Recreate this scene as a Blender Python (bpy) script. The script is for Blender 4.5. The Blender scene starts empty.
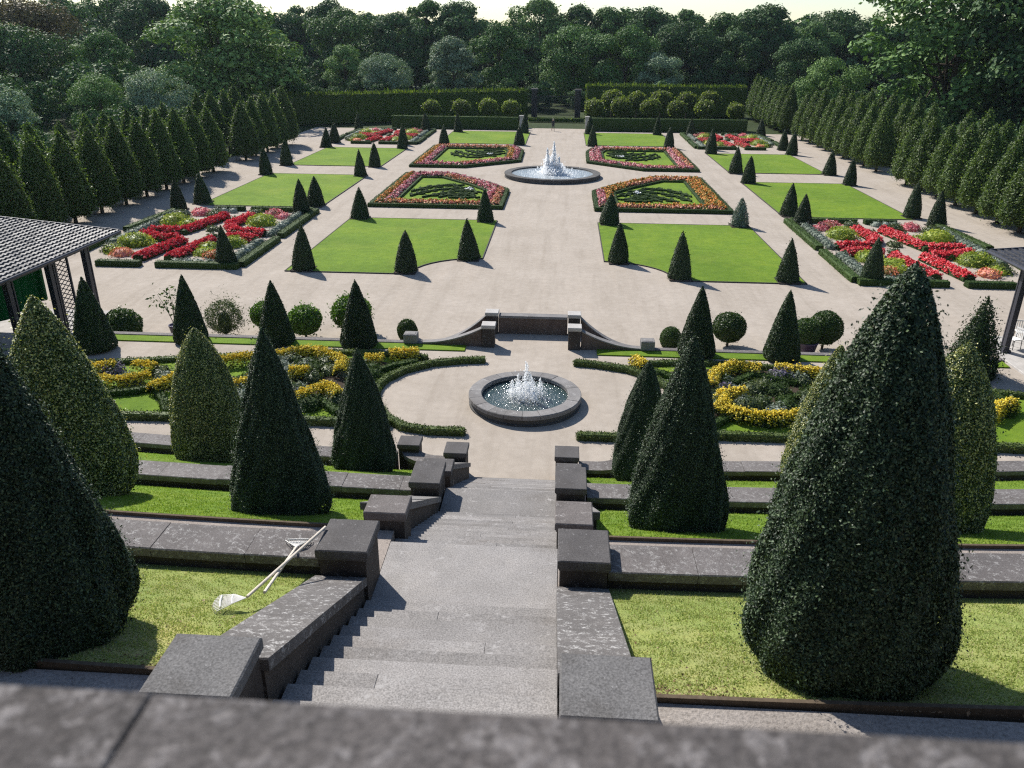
import bpy, bmesh, math, random
import numpy as np
from mathutils import Matrix, Vector

# ------------------------------------------------------------------ camera, light, exposure
sc = bpy.context.scene
COL = sc.collection
EYE = Vector((1.028, 0.0, 12.5))
F_PX, PITCH, YAW, ROLL = 795.56, 0.40896, -0.059876, 0.009050
cy, sy, cp, sp = math.cos(YAW), math.sin(YAW), math.cos(PITCH), math.sin(PITCH)
Fv = Vector((sy * cp, cy * cp, -sp)); Rv = Vector((cy, -sy, 0)); Uv = Rv.cross(Fv)
cr, sr = math.cos(ROLL), math.sin(ROLL)
R2, U2 = cr * Rv + sr * Uv, -sr * Rv + cr * Uv
cam = bpy.data.cameras.new('camera'); cam_o = bpy.data.objects.new('camera', cam); COL.objects.link(cam_o)
M4 = Matrix(((R2.x, U2.x, -Fv.x, EYE.x), (R2.y, U2.y, -Fv.y, EYE.y), (R2.z, U2.z, -Fv.z, EYE.z), (0, 0, 0, 1)))
cam_o.matrix_world = M4
cam.sensor_width = 36.0; cam.lens = F_PX / 1024 * 36.0
cam.clip_start = 0.05; cam.clip_end = 3000
cam.dof.use_dof = True; cam.dof.focus_distance = 24.0; cam.dof.aperture_fstop = 3.6
sc.camera = cam_o

SUN_EL, SUN_AZ = math.radians(42), math.radians(-40)      # azimuth from +Y towards +X
w = bpy.data.worlds.new('World'); sc.world = w; w.use_nodes = True
sky = w.node_tree.nodes.new('ShaderNodeTexSky'); sky.sky_type = 'NISHITA'; sky.sun_disc = False
sky.sun_elevation = SUN_EL; sky.sun_rotation = SUN_AZ; sky.air_density = 1.0; sky.dust_density = 0.4; sky.ozone_density = 2.0
bg = w.node_tree.nodes['Background']; w.node_tree.links.new(sky.outputs[0], bg.inputs[0]); bg.inputs[1].default_value = 0.098
sun = bpy.data.lights.new('sun', 'SUN'); sun.energy = 4.8; sun.angle = math.radians(0.53); sun.color = (1.0, 0.95, 0.87)
sun_o = bpy.data.objects.new('sun', sun); COL.objects.link(sun_o)
sdir = Vector((math.sin(SUN_AZ) * math.cos(SUN_EL), math.cos(SUN_AZ) * math.cos(SUN_EL), math.sin(SUN_EL)))
sun_o.rotation_euler = sdir.to_track_quat('Z', 'Y').to_euler(); sun_o.location = (-20, 20, 40)
sc.view_settings.view_transform = 'Standard'; sc.view_settings.look = 'None'
sc.view_settings.exposure = 0.55; sc.view_settings.gamma = 1.0; sc.view_settings.use_curve_mapping = False
try:
    sc.cycles.max_bounces = 12; sc.cycles.diffuse_bounces = 8; sc.cycles.transparent_max_bounces = 8
    sc.cycles.use_denoising = False; sc.cycles.filter_width = 1.2
except Exception:
    pass

# ------------------------------------------------------------------ small helpers
RNG = np.random.default_rng(7)
PI = math.pi

def tag(o, label=None, cat=None, group=None, kind=None):
    if label: o['label'] = label
    if cat: o['category'] = cat
    if group: o['group'] = group
    if kind: o['kind'] = kind
    return o

def thing(name, label, cat, loc=(0, 0, 0), rotz=0.0, group=None):
    o = bpy.data.objects.new(name, None); COL.objects.link(o)
    o.location = loc; o.rotation_euler = (0, 0, rotz); o.empty_display_size = 0.2
    return tag(o, label, cat, group)

def link(name, me, parent=None, mats=()):
    o = bpy.data.objects.new(name, me); COL.objects.link(o)
    for m in mats:
        if m.name not in [x.name for x in me.materials if x]: me.materials.append(m)
    if parent is not None: o.parent = parent
    return o

def dup(root, label, group=None, loc=None, rotz=0.0, scale=None, name=None):
    r = root.copy(); COL.objects.link(r)
    if name: r.name = name
    if loc is not None: r.location = loc
    r.rotation_euler = (0, 0, rotz)
    if scale is not None: r.scale = scale
    r['label'] = label
    if group: r['group'] = group
    for ch in list(root.children):
        c = ch.copy(); COL.objects.link(c); c.parent = r
        for g in list(ch.children):
            d = g.copy(); COL.objects.link(d); d.parent = c
    return r

def np_mesh(name, V, polys, smooth=False, mat_idx=None):
    """polys: list of int arrays (m,k), any k"""
    me = bpy.data.meshes.new(name)
    V = np.asarray(V, np.float32)
    me.vertices.add(len(V)); me.vertices.foreach_set('co', V.ravel())
    loops = np.concatenate([p.ravel() for p in polys]).astype(np.int32)
    tot = np.concatenate([np.full(len(p), p.shape[1], np.int32) for p in polys])
    st = np.concatenate([[0], np.cumsum(tot)[:-1]]).astype(np.int32)
    me.loops.add(len(loops)); me.loops.foreach_set('vertex_index', loops)
    me.polygons.add(len(tot)); me.polygons.foreach_set('loop_start', st); me.polygons.foreach_set('loop_total', tot)
    if mat_idx is not None: me.polygons.foreach_set('material_index', np.asarray(mat_idx, np.int32))
    me.polygons.foreach_set('use_smooth', np.full(len(tot), smooth))
    me.update(calc_edges=True); me.validate()
    return me

class MB:
    """collects vertices and faces of ONE mesh"""
    def __init__(s): s.V = []; s.F = {}; s.n = 0
    def add(s, V, F):
        V = np.asarray(V, float); s.V.append(V)
        for f in F:
            f = np.asarray(f)
            s.F.setdefault(f.shape[1], []).append(f + s.n)
        s.n += len(V); return s
    def box(s, x0, x1, y0, y1, z0, z1, c=0.0, dy=0.0):
        # box with a small chamfer on its top edges
        q = [(x0, y0), (x1, y0), (x1, y1), (x0, y1)]
        if c <= 0:
            V = [(x, y, z0) for x, y in q] + [(x, y, z1) for x, y in q]
            F = [(0, 3, 2, 1), (4, 5, 6, 7), (0, 1, 5, 4), (1, 2, 6, 5), (2, 3, 7, 6), (3, 0, 4, 7)]
        else:
            q2 = [(x0 + c, y0 + c), (x1 - c, y0 + c), (x1 - c, y1 - c), (x0 + c, y1 - c)]
            V = [(x, y, z0) for x, y in q] + [(x, y, z1 - c) for x, y in q] + [(x, y, z1) for x, y in q2]
            F = [(0, 3, 2, 1), (8, 9, 10, 11)]
            for b in (0, 4):
                F += [(b + i, b + (i + 1) % 4, b + 4 + (i + 1) % 4, b + 4 + i) for i in range(4)]
        return s.add(V, [np.array(F)])
    def prism(s, prof, xs, curve=0.0, noise=0.0, rng=None):
        """closed YZ profile (counter-clockwise seen from +X) swept along X"""
        P = np.array(prof, float); k = len(P); V = []
        for x in xs:
            row = np.column_stack([np.full(k, x), P[:, 0] + curve * x * x, P[:, 1]])
            if noise: row[:, 1:] += rng.normal(0, noise, (k, 2))
            V.append(row)
        V = np.concatenate(V); n = len(xs)
        F = [(i * k + j, (i + 1) * k + j, (i + 1) * k + (j + 1) % k, i * k + (j + 1) % k) for i in range(n - 1) for j in range(k)]
        s.add(V, [np.array(F)[:, ::-1]])
        s.add(V[:k], [np.array([list(range(k))[::-1]])]); s.add(V[-k:], [np.array([list(range(k))])])
        return s
    def poly(s, pts, z0, z1, c=0.0):
        """vertical prism over an XY polygon"""
        k = len(pts); a = sum(pts[i][0] * pts[(i + 1) % k][1] - pts[(i + 1) % k][0] * pts[i][1] for i in range(k))
        if a < 0: pts = pts[::-1]
        V = [(x, y, z0) for x, y in pts] + [(x, y, z1) for x, y in pts]
        F = [(i, (i + 1) % k, k + (i + 1) % k, k + i) for i in range(k)]
        s.add(V, [np.array(F)]); s.add(V[k:], [np.array([list(range(k))])])
        return s
    def sweep(s, path, prof, closed=False, zs=None):
        """path of XY points; prof = (offset, z) list across the path"""
        P = np.array(path, float); n = len(P); k = len(prof)
        V = []
        for i in range(n):
            a = P[i - 1] if (i > 0 or closed) else P[i]; b = P[(i + 1) % n] if (i < n - 1 or closed) else P[i]
            d1 = P[i] - a; d2 = b - P[i]
            if np.linalg.norm(d1) < 1e-9: d1 = d2
            if np.linalg.norm(d2) < 1e-9: d2 = d1
            d1 /= np.linalg.norm(d1); d2 /= np.linalg.norm(d2)
            t = d1 + d2; t /= np.linalg.norm(t); m = np.array([-t[1], t[0]])
            sc_ = 1 / max(0.4, (m @ np.array([-d1[1], d1[0]])))
            zz = 0 if zs is None else zs[i]
            V += [(P[i][0] + m[0] * o * sc_, P[i][1] + m[1] * o * sc_, z + zz) for o, z in prof]
        F = []
        for i in range(n if closed else n - 1):
            j2 = (i + 1) % n
            F += [(i * k + j, i * k + (j + 1) % k, j2 * k + (j + 1) % k, j2 * k + j) for j in range(k)]
        s.add(V, [np.array(F)])
        if not closed:
            s.add(V[:k], [np.array([list(range(k))[::-1]])]); s.add(V[-k:], [np.array([list(range(k))])])
        return s
    def tube(s, pts, rad, seg=6):
        pts = [np.array(p, float) for p in pts]; n = len(pts)
        if not hasattr(rad, '__len__'): rad = [rad] * n
        V = []
        for i in range(n):
            d = pts[min(i + 1, n - 1)] - pts[max(i - 1, 0)]; d = d / np.linalg.norm(d)
            a = np.array([0, 0, 1.0]) if abs(d[2]) < .9 else np.array([1.0, 0, 0])
            u = np.cross(d, a); u /= np.linalg.norm(u); v = np.cross(d, u)
            for j in range(seg):
                t = 2 * PI * j / seg; V.append(pts[i] + rad[i] * (math.cos(t) * u + math.sin(t) * v))
        F = [(i * seg + j, (i + 1) * seg + j, (i + 1) * seg + (j + 1) % seg, i * seg + (j + 1) % seg) for i in range(n - 1) for j in range(seg)]
        s.add(V, [np.array(F)]); s.add(V[:seg], [np.array([list(range(seg))])]); s.add(V[-seg:], [np.array([list(range(seg))[::-1]])])
        return s
    def lathe(s, prof, seg=24, c=(0, 0)):
        k = len(prof); V = []
        for j in range(seg):
            t = 2 * PI * j / seg; V += [(c[0] + r * math.cos(t), c[1] + r * math.sin(t), z) for r, z in prof]
        F = [(j * k + i, ((j + 1) % seg) * k + i, ((j + 1) % seg) * k + i + 1, j * k + i + 1) for j in range(seg) for i in range(k - 1)]
        return s.add(V, [np.array(F)])
    def arrays(s): return np.concatenate(s.V), [np.concatenate(f) for f in s.F.values()]
    def build(s, name, mat, parent=None, smooth=False):
        V, P = s.arrays(); me = np_mesh(name, V, P, smooth)
        return link(name, me, parent, [mat] if not isinstance(mat, (list, tuple)) else mat)

# ------------------------------------------------------------------ materials
def new_mat(name):
    m = bpy.data.materials.new(name); m.use_nodes = True
    nt = m.node_tree; b = nt.nodes['Principled BSDF']; return m, nt, b

def N(nt, t, **kw):
    n = nt.nodes.new(t)
    for k, v in kw.items(): setattr(n, k, v)
    return n

def noise(nt, scale, detail=4, rough=.55, vec=None, dist=0.0):
    n = N(nt, 'ShaderNodeTexNoise'); n.inputs['Scale'].default_value = scale; n.inputs['Detail'].default_value = detail
    n.inputs['Roughness'].default_value = rough; n.inputs['Distortion'].default_value = dist
    if vec is not None: nt.links.new(vec, n.inputs['Vector'])
    return n

def ramp(nt, fac, stops, interp='LINEAR'):
    r = N(nt, 'ShaderNodeValToRGB'); r.color_ramp.interpolation = interp
    els = r.color_ramp.elements
    while len(els) < len(stops): els.new(0.5)
    for e, (p, c) in zip(els, stops):
        e.position = p; e.color = (c, c, c, 1) if not hasattr(c, '__len__') else (*c, 1)
    nt.links.new(fac, r.inputs[0]); return r

def mix(nt, fac, a, b, mode='MIX'):
    n = N(nt, 'ShaderNodeMix', data_type='RGBA', blend_type=mode)
    if isinstance(fac, float): n.inputs[0].default_value = fac
    else: nt.links.new(fac, n.inputs[0])
    for s, v in ((6, a), (7, b)):
        if hasattr(v, '__len__'): n.inputs[s].default_value = (*v, 1)
        else: nt.links.new(v, n.inputs[s])
    return n.outputs[2]

def bump(nt, b, h, strength=.4, dist=.02):
    n = N(nt, 'ShaderNodeBump'); n.inputs['Strength'].default_value = strength; n.inputs['Distance'].default_value = dist
    nt.links.new(h, n.inputs['Height']); nt.links.new(n.outputs[0], b.inputs['Normal'])

def obj_vec(nt):
    return N(nt, 'ShaderNodeTexCoord').outputs['Object']

def mat_gravel(name, a, b_, fine=90.0, patch=.35, bstr=.5):
    m, nt, b = new_mat(name); v = obj_vec(nt)
    n1 = noise(nt, .35, 5, .6, v); n2 = noise(nt, 3.0, 4, .6, v); n3 = noise(nt, fine, 3, .7, v)
    base = mix(nt, ramp(nt, n1.outputs[0], [(.3, 0.0), (.7, 1.0)]).outputs[0], a, b_)
    mp = N(nt, 'ShaderNodeMapping'); mp.inputs['Scale'].default_value = (1.6, .12, 1); mp.inputs['Rotation'].default_value = (0, 0, .05); nt.links.new(v, mp.inputs[0]); n4 = noise(nt, .9, 5, .65, mp.outputs[0], .3)
    base = mix(nt, .42, base, ramp(nt, n4.outputs[0], [(.3, (.74, .72, .69)), (.5, (1, 1, 1)), (.72, (1.12, 1.1, 1.08))]).outputs[0], 'MULTIPLY')
    base = mix(nt, patch, base, ramp(nt, n2.outputs[0], [(.3, (.62, .6, .58)), (.7, (1, 1, 1))]).outputs[0], 'MULTIPLY')
    base = mix(nt, .75, base, ramp(nt, n3.outputs[0], [(.3, (.45, .43, .41)), (.5, (.9, .9, .9)), (.72, (1.25, 1.22, 1.2))]).outputs[0], 'MULTIPLY')
    nt.links.new(base, b.inputs['Base Color']); b.inputs['Roughness'].default_value = .95; b.inputs['Specular IOR Level'].default_value = .1
    bump(nt, b, n3.outputs[0], bstr, .012)
    return m

def mat_grass(name, dark, light, dry, dryness=.3, scale=1.0):
    m, nt, b = new_mat(name); v = obj_vec(nt)
    n1 = noise(nt, .5 * scale, 5, .65, v); n2 = noise(nt, 5 * scale, 4, .6, v); n3 = noise(nt, 45, 3, .7, v)
    c = mix(nt, ramp(nt, n2.outputs[0], [(.3, 0.0), (.7, 1.0)]).outputs[0], dark, light)
    c = mix(nt, ramp(nt, n1.outputs[0], [(.62 - dryness * .5, 0.0), (.95 - dryness * .6, 1.0)]).outputs[0], c, dry)
    n5 = noise(nt, .16 * scale / .35 if scale < 1 else .8, 6, .7, v); c = mix(nt, .6, c, ramp(nt, n5.outputs[0], [(.38, (.66, .74, .66)), (.5, (.97, .99, .97)), (.62, (1.26, 1.14, 1.05))]).outputs[0], 'MULTIPLY')
    c = mix(nt, .7, c, ramp(nt, n3.outputs[0], [(.28, (.5, .5, .45)), (.6, (1.1, 1.1, 1.0))]).outputs[0], 'MULTIPLY')
    nt.links.new(c, b.inputs['Base Color']); b.inputs['Roughness'].default_value = .9; b.inputs['Specular IOR Level'].default_value = .15
    ad = N(nt, 'ShaderNodeMath', operation='MULTIPLY_ADD'); nt.links.new(n2.outputs[0], ad.inputs[0]); ad.inputs[1].default_value = 2.0 if scale < 1 else .3; nt.links.new(n3.outputs[0], ad.inputs[2])
    bump(nt, b, ad.outputs[0], .7, .035)
    return m

def mat_leaf(name, cols, rough=.45, spec=.4, trans=.25, tcol=None, var=.25):
    """cols: ramp stops over a random value per leaf"""
    m, nt, b = new_mat(name)
    g = N(nt, 'ShaderNodeNewGeometry'); oi = N(nt, 'ShaderNodeObjectInfo')
    r = ramp(nt, g.outputs['Random Per Island'], cols)
    hs = N(nt, 'ShaderNodeHueSaturation'); nt.links.new(r.outputs[0], hs.inputs['Color'])
    mr = N(nt, 'ShaderNodeMapRange'); mr.inputs[3].default_value = 1 - var; mr.inputs[4].default_value = 1 + var
    nt.links.new(oi.outputs['Random'], mr.inputs[0]); nt.links.new(mr.outputs[0], hs.inputs['Value'])
    nt.links.new(hs.outputs[0], b.inputs['Base Color']); b.inputs['Roughness'].default_value = rough; b.inputs['Specular IOR Level'].default_value = spec
    if trans > 0:
        t = N(nt, 'ShaderNodeBsdfTranslucent'); ms = N(nt, 'ShaderNodeMixShader'); ms.inputs[0].default_value = trans
        gm = N(nt, 'ShaderNodeMix', data_type='RGBA', blend_type='MULTIPLY'); gm.inputs[0].default_value = 1.0
        nt.links.new(hs.outputs[0], gm.inputs[6]); gm.inputs[7].default_value = (*(tcol or (1.6, 1.7, .8)), 1)
        nt.links.new(gm.outputs[2], t.inputs['Color'])
        out = nt.nodes['Material Output']
        nt.links.new(b.outputs[0], ms.inputs[1]); nt.links.new(t.outputs[0], ms.inputs[2]); nt.links.new(ms.outputs[0], out.inputs[0])
    return m

def mat_stone(name, dark, light, lichen, amount=.3, speck=140.0, lscale=7.0, rough=.85, bstr=.35, strips=False):
    m, nt, b = new_mat(name); v = obj_vec(nt); g = N(nt, 'ShaderNodeNewGeometry')
    n1 = noise(nt, 1.7, 5, .65, v); n2 = noise(nt, speck, 3, .75, v); n3 = noise(nt, lscale, 5, .7, v, .6); n4 = noise(nt, lscale * 4.5, 3, .6, v)
    c = mix(nt, ramp(nt, n1.outputs[0], [(.3, 0.0), (.7, 1.0)]).outputs[0], dark, light)
    c = mix(nt, .85, c, ramp(nt, n2.outputs[0], [(.3, .38), (.5, .95), (.7, 1.5)]).outputs[0], 'MULTIPLY')
    n6 = noise(nt, .75, 6, .72, v, .5); c = mix(nt, .5, c, ramp(nt, n6.outputs[0], [(.32, (.66, .62, .57)), (.5, (1, 1, 1)), (.68, (1.2, 1.18, 1.14))]).outputs[0], 'MULTIPLY')
    isl = ramp(nt, g.outputs['Random Per Island'], [(0, .82), (1, 1.15)])
    c = mix(nt, 1.0, c, isl.outputs[0], 'MULTIPLY')
    if amount > 0:
        mul = N(nt, 'ShaderNodeMath', operation='MULTIPLY')
        nt.links.new(ramp(nt, n3.outputs[0], [(.64 - amount * .5, 0.0), (.72 - amount * .45, 1.0)]).outputs[0], mul.inputs[0])
        nt.links.new(ramp(nt, n4.outputs[0], [(.44, 0.0), (.56, 1.0)]).outputs[0], mul.inputs[1])
        c = mix(nt, mul.outputs[0], c, lichen)
    nt.links.new(c, b.inputs['Base Color']); b.inputs['Roughness'].default_value = rough; b.inputs['Specular IOR Level'].default_value = .25
    ad = N(nt, 'ShaderNodeMath', operation='ADD'); nt.links.new(n2.outputs[0], ad.inputs[0]); nt.links.new(n3.outputs[0], ad.inputs[1])
    bump(nt, b, ad.outputs[0], bstr, .01)
    return m

def mat_plain(name, col, rough=.6, spec=.3, metal=0.0, nscale=20.0, var=.25):
    m, nt, b = new_mat(name); n = noise(nt, nscale, 4, .6, obj_vec(nt))
    c = mix(nt, 1.0, col, ramp(nt, n.outputs[0], [(.3, 1 - var), (.7, 1 + var)]).outputs[0], 'MULTIPLY')
    nt.links.new(c, b.inputs['Base Color']); b.inputs['Roughness'].default_value = rough; b.inputs['Specular IOR Level'].default_value = spec; b.inputs['Metallic'].default_value = metal
    bump(nt, b, n.outputs[0], .15, .01)
    return m

M = {}
M['gravel'] = mat_gravel('pale gravel', (.405, .355, .300), (.468, .415, .358), 60, .38)
M['gravel_near'] = mat_gravel('coarse gravel', (.33, .29, .26), (.42, .37, .335), 75, .4, .9)
M['gravel_upper'] = mat_gravel('grey gravel chippings', (.30, .272, .25), (.40, .368, .342), 30, .4, 1.0)
M['earth'] = mat_gravel('dark earth', (.045, .035, .025), (.08, .06, .045), 30)
M['wood_ground'] = mat_grass('rough grass', (.022, .036, .012), (.040, .065, .016), (.06, .065, .03), .2, .3)
M['lawn'] = mat_grass('lawn', (.115, .20, .016), (.16, .255, .022), (.20, .26, .035), .2, .35)
M['grass_low'] = mat_grass('terrace grass', (.11, .19, .02), (.165, .25, .035), (.21, .26, .07), .25)
M['grass_top'] = mat_grass('dry terrace grass', (.225, .275, .08), (.28, .325, .10), (.34, .32, .15), .42)
M['blade_low'] = mat_leaf('grass blades', [(0, (.10, .18, .025)), (.6, (.18, .26, .045)), (1, (.28, .33, .09))], .6, .2, .35)
M['blade_top'] = mat_leaf('dry grass blades', [(0, (.20, .28, .07)), (.5, (.32, .38, .12)), (.8, (.44, .45, .20)), (1, (.50, .44, .28))], .7, .2, .3, (1.2, 1.2, .8))
M['yew'] = mat_leaf('yew leaves', [(0, (.011, .024, .010)), (.55, (.028, .052, .018)), (.85, (.056, .092, .030)), (1, (.095, .14, .044))], .5, .35, .12, None, .15)
M['laurel'] = mat_leaf('glossy holly leaves', [(0, (.011, .024, .010)), (.55, (.032, .058, .024)), (.85, (.075, .118, .052)), (1, (.13, .18, .08))], .5, .34, .08, None, .1)
M['variegated'] = mat_leaf('variegated holly leaves', [(0, (.024, .052, .014)), (.48, (.055, .098, .024)), (.62, (.20, .24, .055)), (.8, (.46, .47, .15)), (1, (.66, .63, .30))], .42, .5, .2, (1.4, 1.3, .7), .06)
M['hornbeam'] = mat_leaf('clipped tree leaves', [(0, (.030, .056, .015)), (.5, (.066, .110, .028)), (.85, (.115, .170, .045)), (1, (.20, .26, .08))], .5, .25, .22, (2.0, 2.1, .9), .14)
M['box'] = mat_leaf('box hedge leaves', [(0, (.018, .036, .010)), (.6, (.035, .065, .016)), (1, (.07, .115, .025))], .7, .15, .15, None, .1)
M['box_light'] = mat_leaf('box edging leaves', [(0, (.025, .045, .012)), (.5, (.060, .092, .026)), (.85, (.11, .15, .045)), (1, (.17, .20, .07))], .6, .2, .2, None, .08)
M['hedge_far'] = mat_leaf('tall hedge leaves', [(0, (.022, .046, .010)), (.6, (.055, .095, .018)), (1, (.13, .175, .035))], .55, .2, .4, (1.9, 1.9, .8), .1)
M['ball'] = mat_leaf('round shrub leaves', [(0, (.020, .045, .010)), (.6, (.042, .082, .016)), (1, (.085, .14, .03))], .45, .4, .2, None, .15)
M['ball_bright'] = mat_leaf('bright shrub leaves', [(0, (.04, .09, .012)), (.6, (.08, .16, .02)), (1, (.14, .24, .035))], .45, .4, .3, None, .1)
M['standard'] = mat_leaf('pale standard tree leaves', [(0, (.055, .085, .020)), (.6, (.115, .15, .038)), (1, (.22, .26, .08))], .5, .3, .4, None, .12)
M['silver'] = mat_leaf('silver grey leaves', [(0, (.09, .12, .08)), (.6, (.19, .23, .18)), (1, (.34, .38, .32))], .6, .2, .15, (1, 1, 1), .1)
M['lime'] = mat_leaf('lime bedding leaves', [(0, (.12, .19, .02)), (.6, (.30, .38, .04)), (1, (.50, .52, .10))], .5, .3, .3, (1.2, 1.2, .7), .1)
M['olive'] = mat_leaf('olive bedding leaves', [(0, (.035, .06, .02)), (.6, (.07, .10, .035)), (1, (.13, .15, .06))], .5, .3, .2, None, .1)
M['orange_mix'] = mat_leaf('orange bedding flowers', [(0, (.10, .14, .02)), (.25, (.30, .24, .03)), (.45, (.62, .28, .03)), (.72, (.72, .20, .03)), (1, (.82, .50, .08))], .6, .2, .2, (1, .9, .6), .05)
M['pink_mix'] = mat_leaf('pink bedding flowers', [(0, (.10, .12, .03)), (.18, (.34, .08, .07)), (.4, (.70, .16, .20)), (.7, (.82, .34, .36)), (1, (.92, .70, .64))], .6, .2, .2, (1, .8, .8), .05)
M['pinkorange'] = mat_leaf('mixed bedding flowers', [(0, (.10, .14, .03)), (.22, (.45, .14, .05)), (.45, (.72, .24, .10)), (.72, (.82, .38, .32)), (1, (.86, .58, .18))], .6, .2, .2, (1, .85, .7), .05)
M['red'] = mat_leaf('red begonia flowers', [(0, (.42, .02, .03)), (.25, (.72, .04, .055)), (.75, (.86, .08, .10)), (.93, (.90, .22, .24)), (1, (.94, .58, .56))], .5, .25, .4, (1.05, .7, .7), .05)
M['yellow'] = mat_leaf('yellow bedding flowers', [(0, (.24, .25, .03)), (.2, (.62, .48, .02)), (.6, (.84, .64, .025)), (1, (.92, .80, .14))], .55, .25, .25, (1, .9, .5), .05)
M['purple'] = mat_leaf('purple bedding flowers', [(0, (.05, .07, .05)), (.4, (.12, .13, .12)), (.7, (.22, .17, .30)), (1, (.36, .30, .46))], .6, .2, .2, (1, 1, 1), .05)
M['bark'] = mat_plain('bark', (.07, .055, .04), .9, .1, 0, 14)
M['coping'] = mat_stone('lichen spotted coping', (.115, .104, .101), (.165, .15, .146), (.33, .32, .31), .24, 80, 15)
M['coping_white'] = mat_stone('white streaked coping', (.095, .088, .085), (.14, .13, .126), (.40, .39, .38), .24, 80, 11)
M['pier'] = mat_stone('dark pitted stone', (.075, .070, .070), (.115, .108, .107), (.26, .25, .25), .10, 60, 18)
M['pier_speck'] = mat_stone('speckled grey stone', (.12, .117, .117), (.16, .156, .155), (.34, .33, .33), .06, 52, 30)
M['coping_plain'] = mat_stone('plain grey coping', (.15, .14, .135), (.20, .19, .182), (.36, .35, .34), .18, 90, 12)
M['paleblock2'] = mat_stone('pinkish grey block stone', (.12, .108, .104), (.175, .155, .148), (.3, .28, .27), .15, 85, 9)
M['wall'] = mat_stone('dark wall stone', (.045, .038, .034), (.085, .072, .063), (.18, .17, .155), .08, 60, 4)
M['paleblock'] = mat_stone('pale worn stone', (.40, .38, .36), (.50, .475, .45), (.5, .5, .48), .15, 80, 6)
M['step'] = mat_stone('grey step stone', (.225, .213, .205), (.285, .270, .262), (.36, .345, .335), .14, 62, 5, .9, .25)
M['basin'] = mat_stone('grey basin stone', (.17, .162, .16), (.23, .22, .215), (.33, .32, .31), .15, 70, 5)
M['basin_dark'] = mat_stone('dark basin stone', (.07, .068, .066), (.11, .105, .10), (.2, .2, .19), .1, 70, 5)
M['parapet'] = mat_stone('pinkish parapet stone', (.062, .057, .055), (.118, .104, .099), (.185, .17, .165), .32, 90, 19, .9, .45)
M['brick'] = mat_stone('brown garden wall', (.10, .07, .055), (.16, .12, .10), (.22, .2, .18), .1, 40, 3)
M['edging'] = mat_plain('timber edging', (.11, .085, .06), .9, .1, 0, 18)
M['steel'] = mat_plain('dark steel edging', (.06, .055, .05), .8, .2, 0, 10)
M['slate'] = mat_plain('dark roof tile', (.065, .065, .072), .55, .4, 0, 9, .45)
M['post'] = mat_plain('dark painted post', (.035, .036, .048), .45, .4, 0, 12)
M['green_cloth'] = mat_plain('green cloth', (.012, .11, .03), .8, .1, 0, 6)
M['white_paint'] = mat_plain('white paint', (.75, .74, .72), .5, .4, 0, 8, .08)
M['concrete'] = mat_plain('pale concrete', (.42, .40, .38), .9, .1, 0, 3, .15)
M['iron'] = mat_plain('black ironwork', (.018, .018, .02), .5, .4, 0, 10)
M['pot'] = mat_plain('dark plum pot', (.055, .04, .075), .4, .4, 0, 10)
M['broom'] = mat_plain('pale plastic', (.72, .70, .66), .5, .4, 0, 12, .1)
M['handle'] = mat_plain('pale wooden handle', (.62, .55, .46), .6, .3, 0, 12, .15)

def mat_water(name, col, scale, strength):
    m, nt, b = new_mat(name); v = obj_vec(nt); n = noise(nt, scale, 3, .6, v, .4); n2 = noise(nt, scale * 3.1, 2, .5, v)
    ad = N(nt, 'ShaderNodeMath', operation='ADD'); nt.links.new(n.outputs[0], ad.inputs[0]); nt.links.new(n2.outputs[0], ad.inputs[1])
    b.inputs['Base Color'].default_value = (*col, 1); b.inputs['Roughness'].default_value = .08; b.inputs['Specular IOR Level'].default_value = .6
    bump(nt, b, ad.outputs[0], strength, .04); return m
M['water'] = mat_water('rippled water', (.035, .06, .06), 9, .7)
M['water_far'] = mat_water('pale churned water', (.34, .38, .40), 4, .6)
m, nt, b = new_mat('white spray'); b.inputs['Base Color'].default_value = (.9, .92, .94, 1); b.inputs['Roughness'].default_value = .25
t = N(nt, 'ShaderNodeBsdfTranslucent'); t.inputs[0].default_value = (1, 1, 1, 1); ms = N(nt, 'ShaderNodeMixShader'); ms.inputs[0].default_value = .8
nt.links.new(b.outputs[0], ms.inputs[1]); nt.links.new(t.outputs[0], ms.inputs[2]); nt.links.new(ms.outputs[0], nt.nodes['Material Output'].inputs[0]); M['spray'] = m

m, nt, b = new_mat('clothed figure'); v = obj_vec(nt); sx = N(nt, 'ShaderNodeSeparateXYZ'); nt.links.new(v, sx.inputs[0])
dv = N(nt, 'ShaderNodeMath', operation='DIVIDE'); nt.links.new(sx.outputs[2], dv.inputs[0]); dv.inputs[1].default_value = 2.0
r = ramp(nt, dv.outputs[0], [(0, (.03, .025, .02)), (.045, (.35, .20, .14)), (.24, (.03, .03, .045)), (.47, (.02, .02, .025)), (.735, (.42, .26, .19))], 'CONSTANT')
nt.links.new(r.outputs[0], b.inputs['Base Color']); b.inputs['Roughness'].default_value = .8; M['figure'] = m
M['hair'] = mat_plain('light hair', (.45, .40, .34), .7, .2, 0, 60)

# forest leaves, several tints
FT = {'dark': [(0, (.012, .027, .012)), (.6, (.026, .050, .018)), (1, (.050, .085, .026))],
      'mid': [(0, (.018, .038, .013)), (.6, (.038, .070, .020)), (1, (.070, .115, .032))],
      'light': [(0, (.028, .052, .018)), (.6, (.060, .098, .030)), (1, (.11, .16, .05))],
      'silver': [(0, (.035, .055, .032)), (.6, (.080, .110, .068)), (1, (.15, .185, .12))],
      'brown': [(0, (.030, .028, .014)), (.6, (.060, .052, .026)), (1, (.11, .085, .045))]}
for k, v in FT.items(): M['tree_' + k] = mat_leaf('woodland leaves ' + k, [(p, tuple(q * 2.5 for q in c)) for p, c in v], .6, .12, .10, None, .18)

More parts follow.
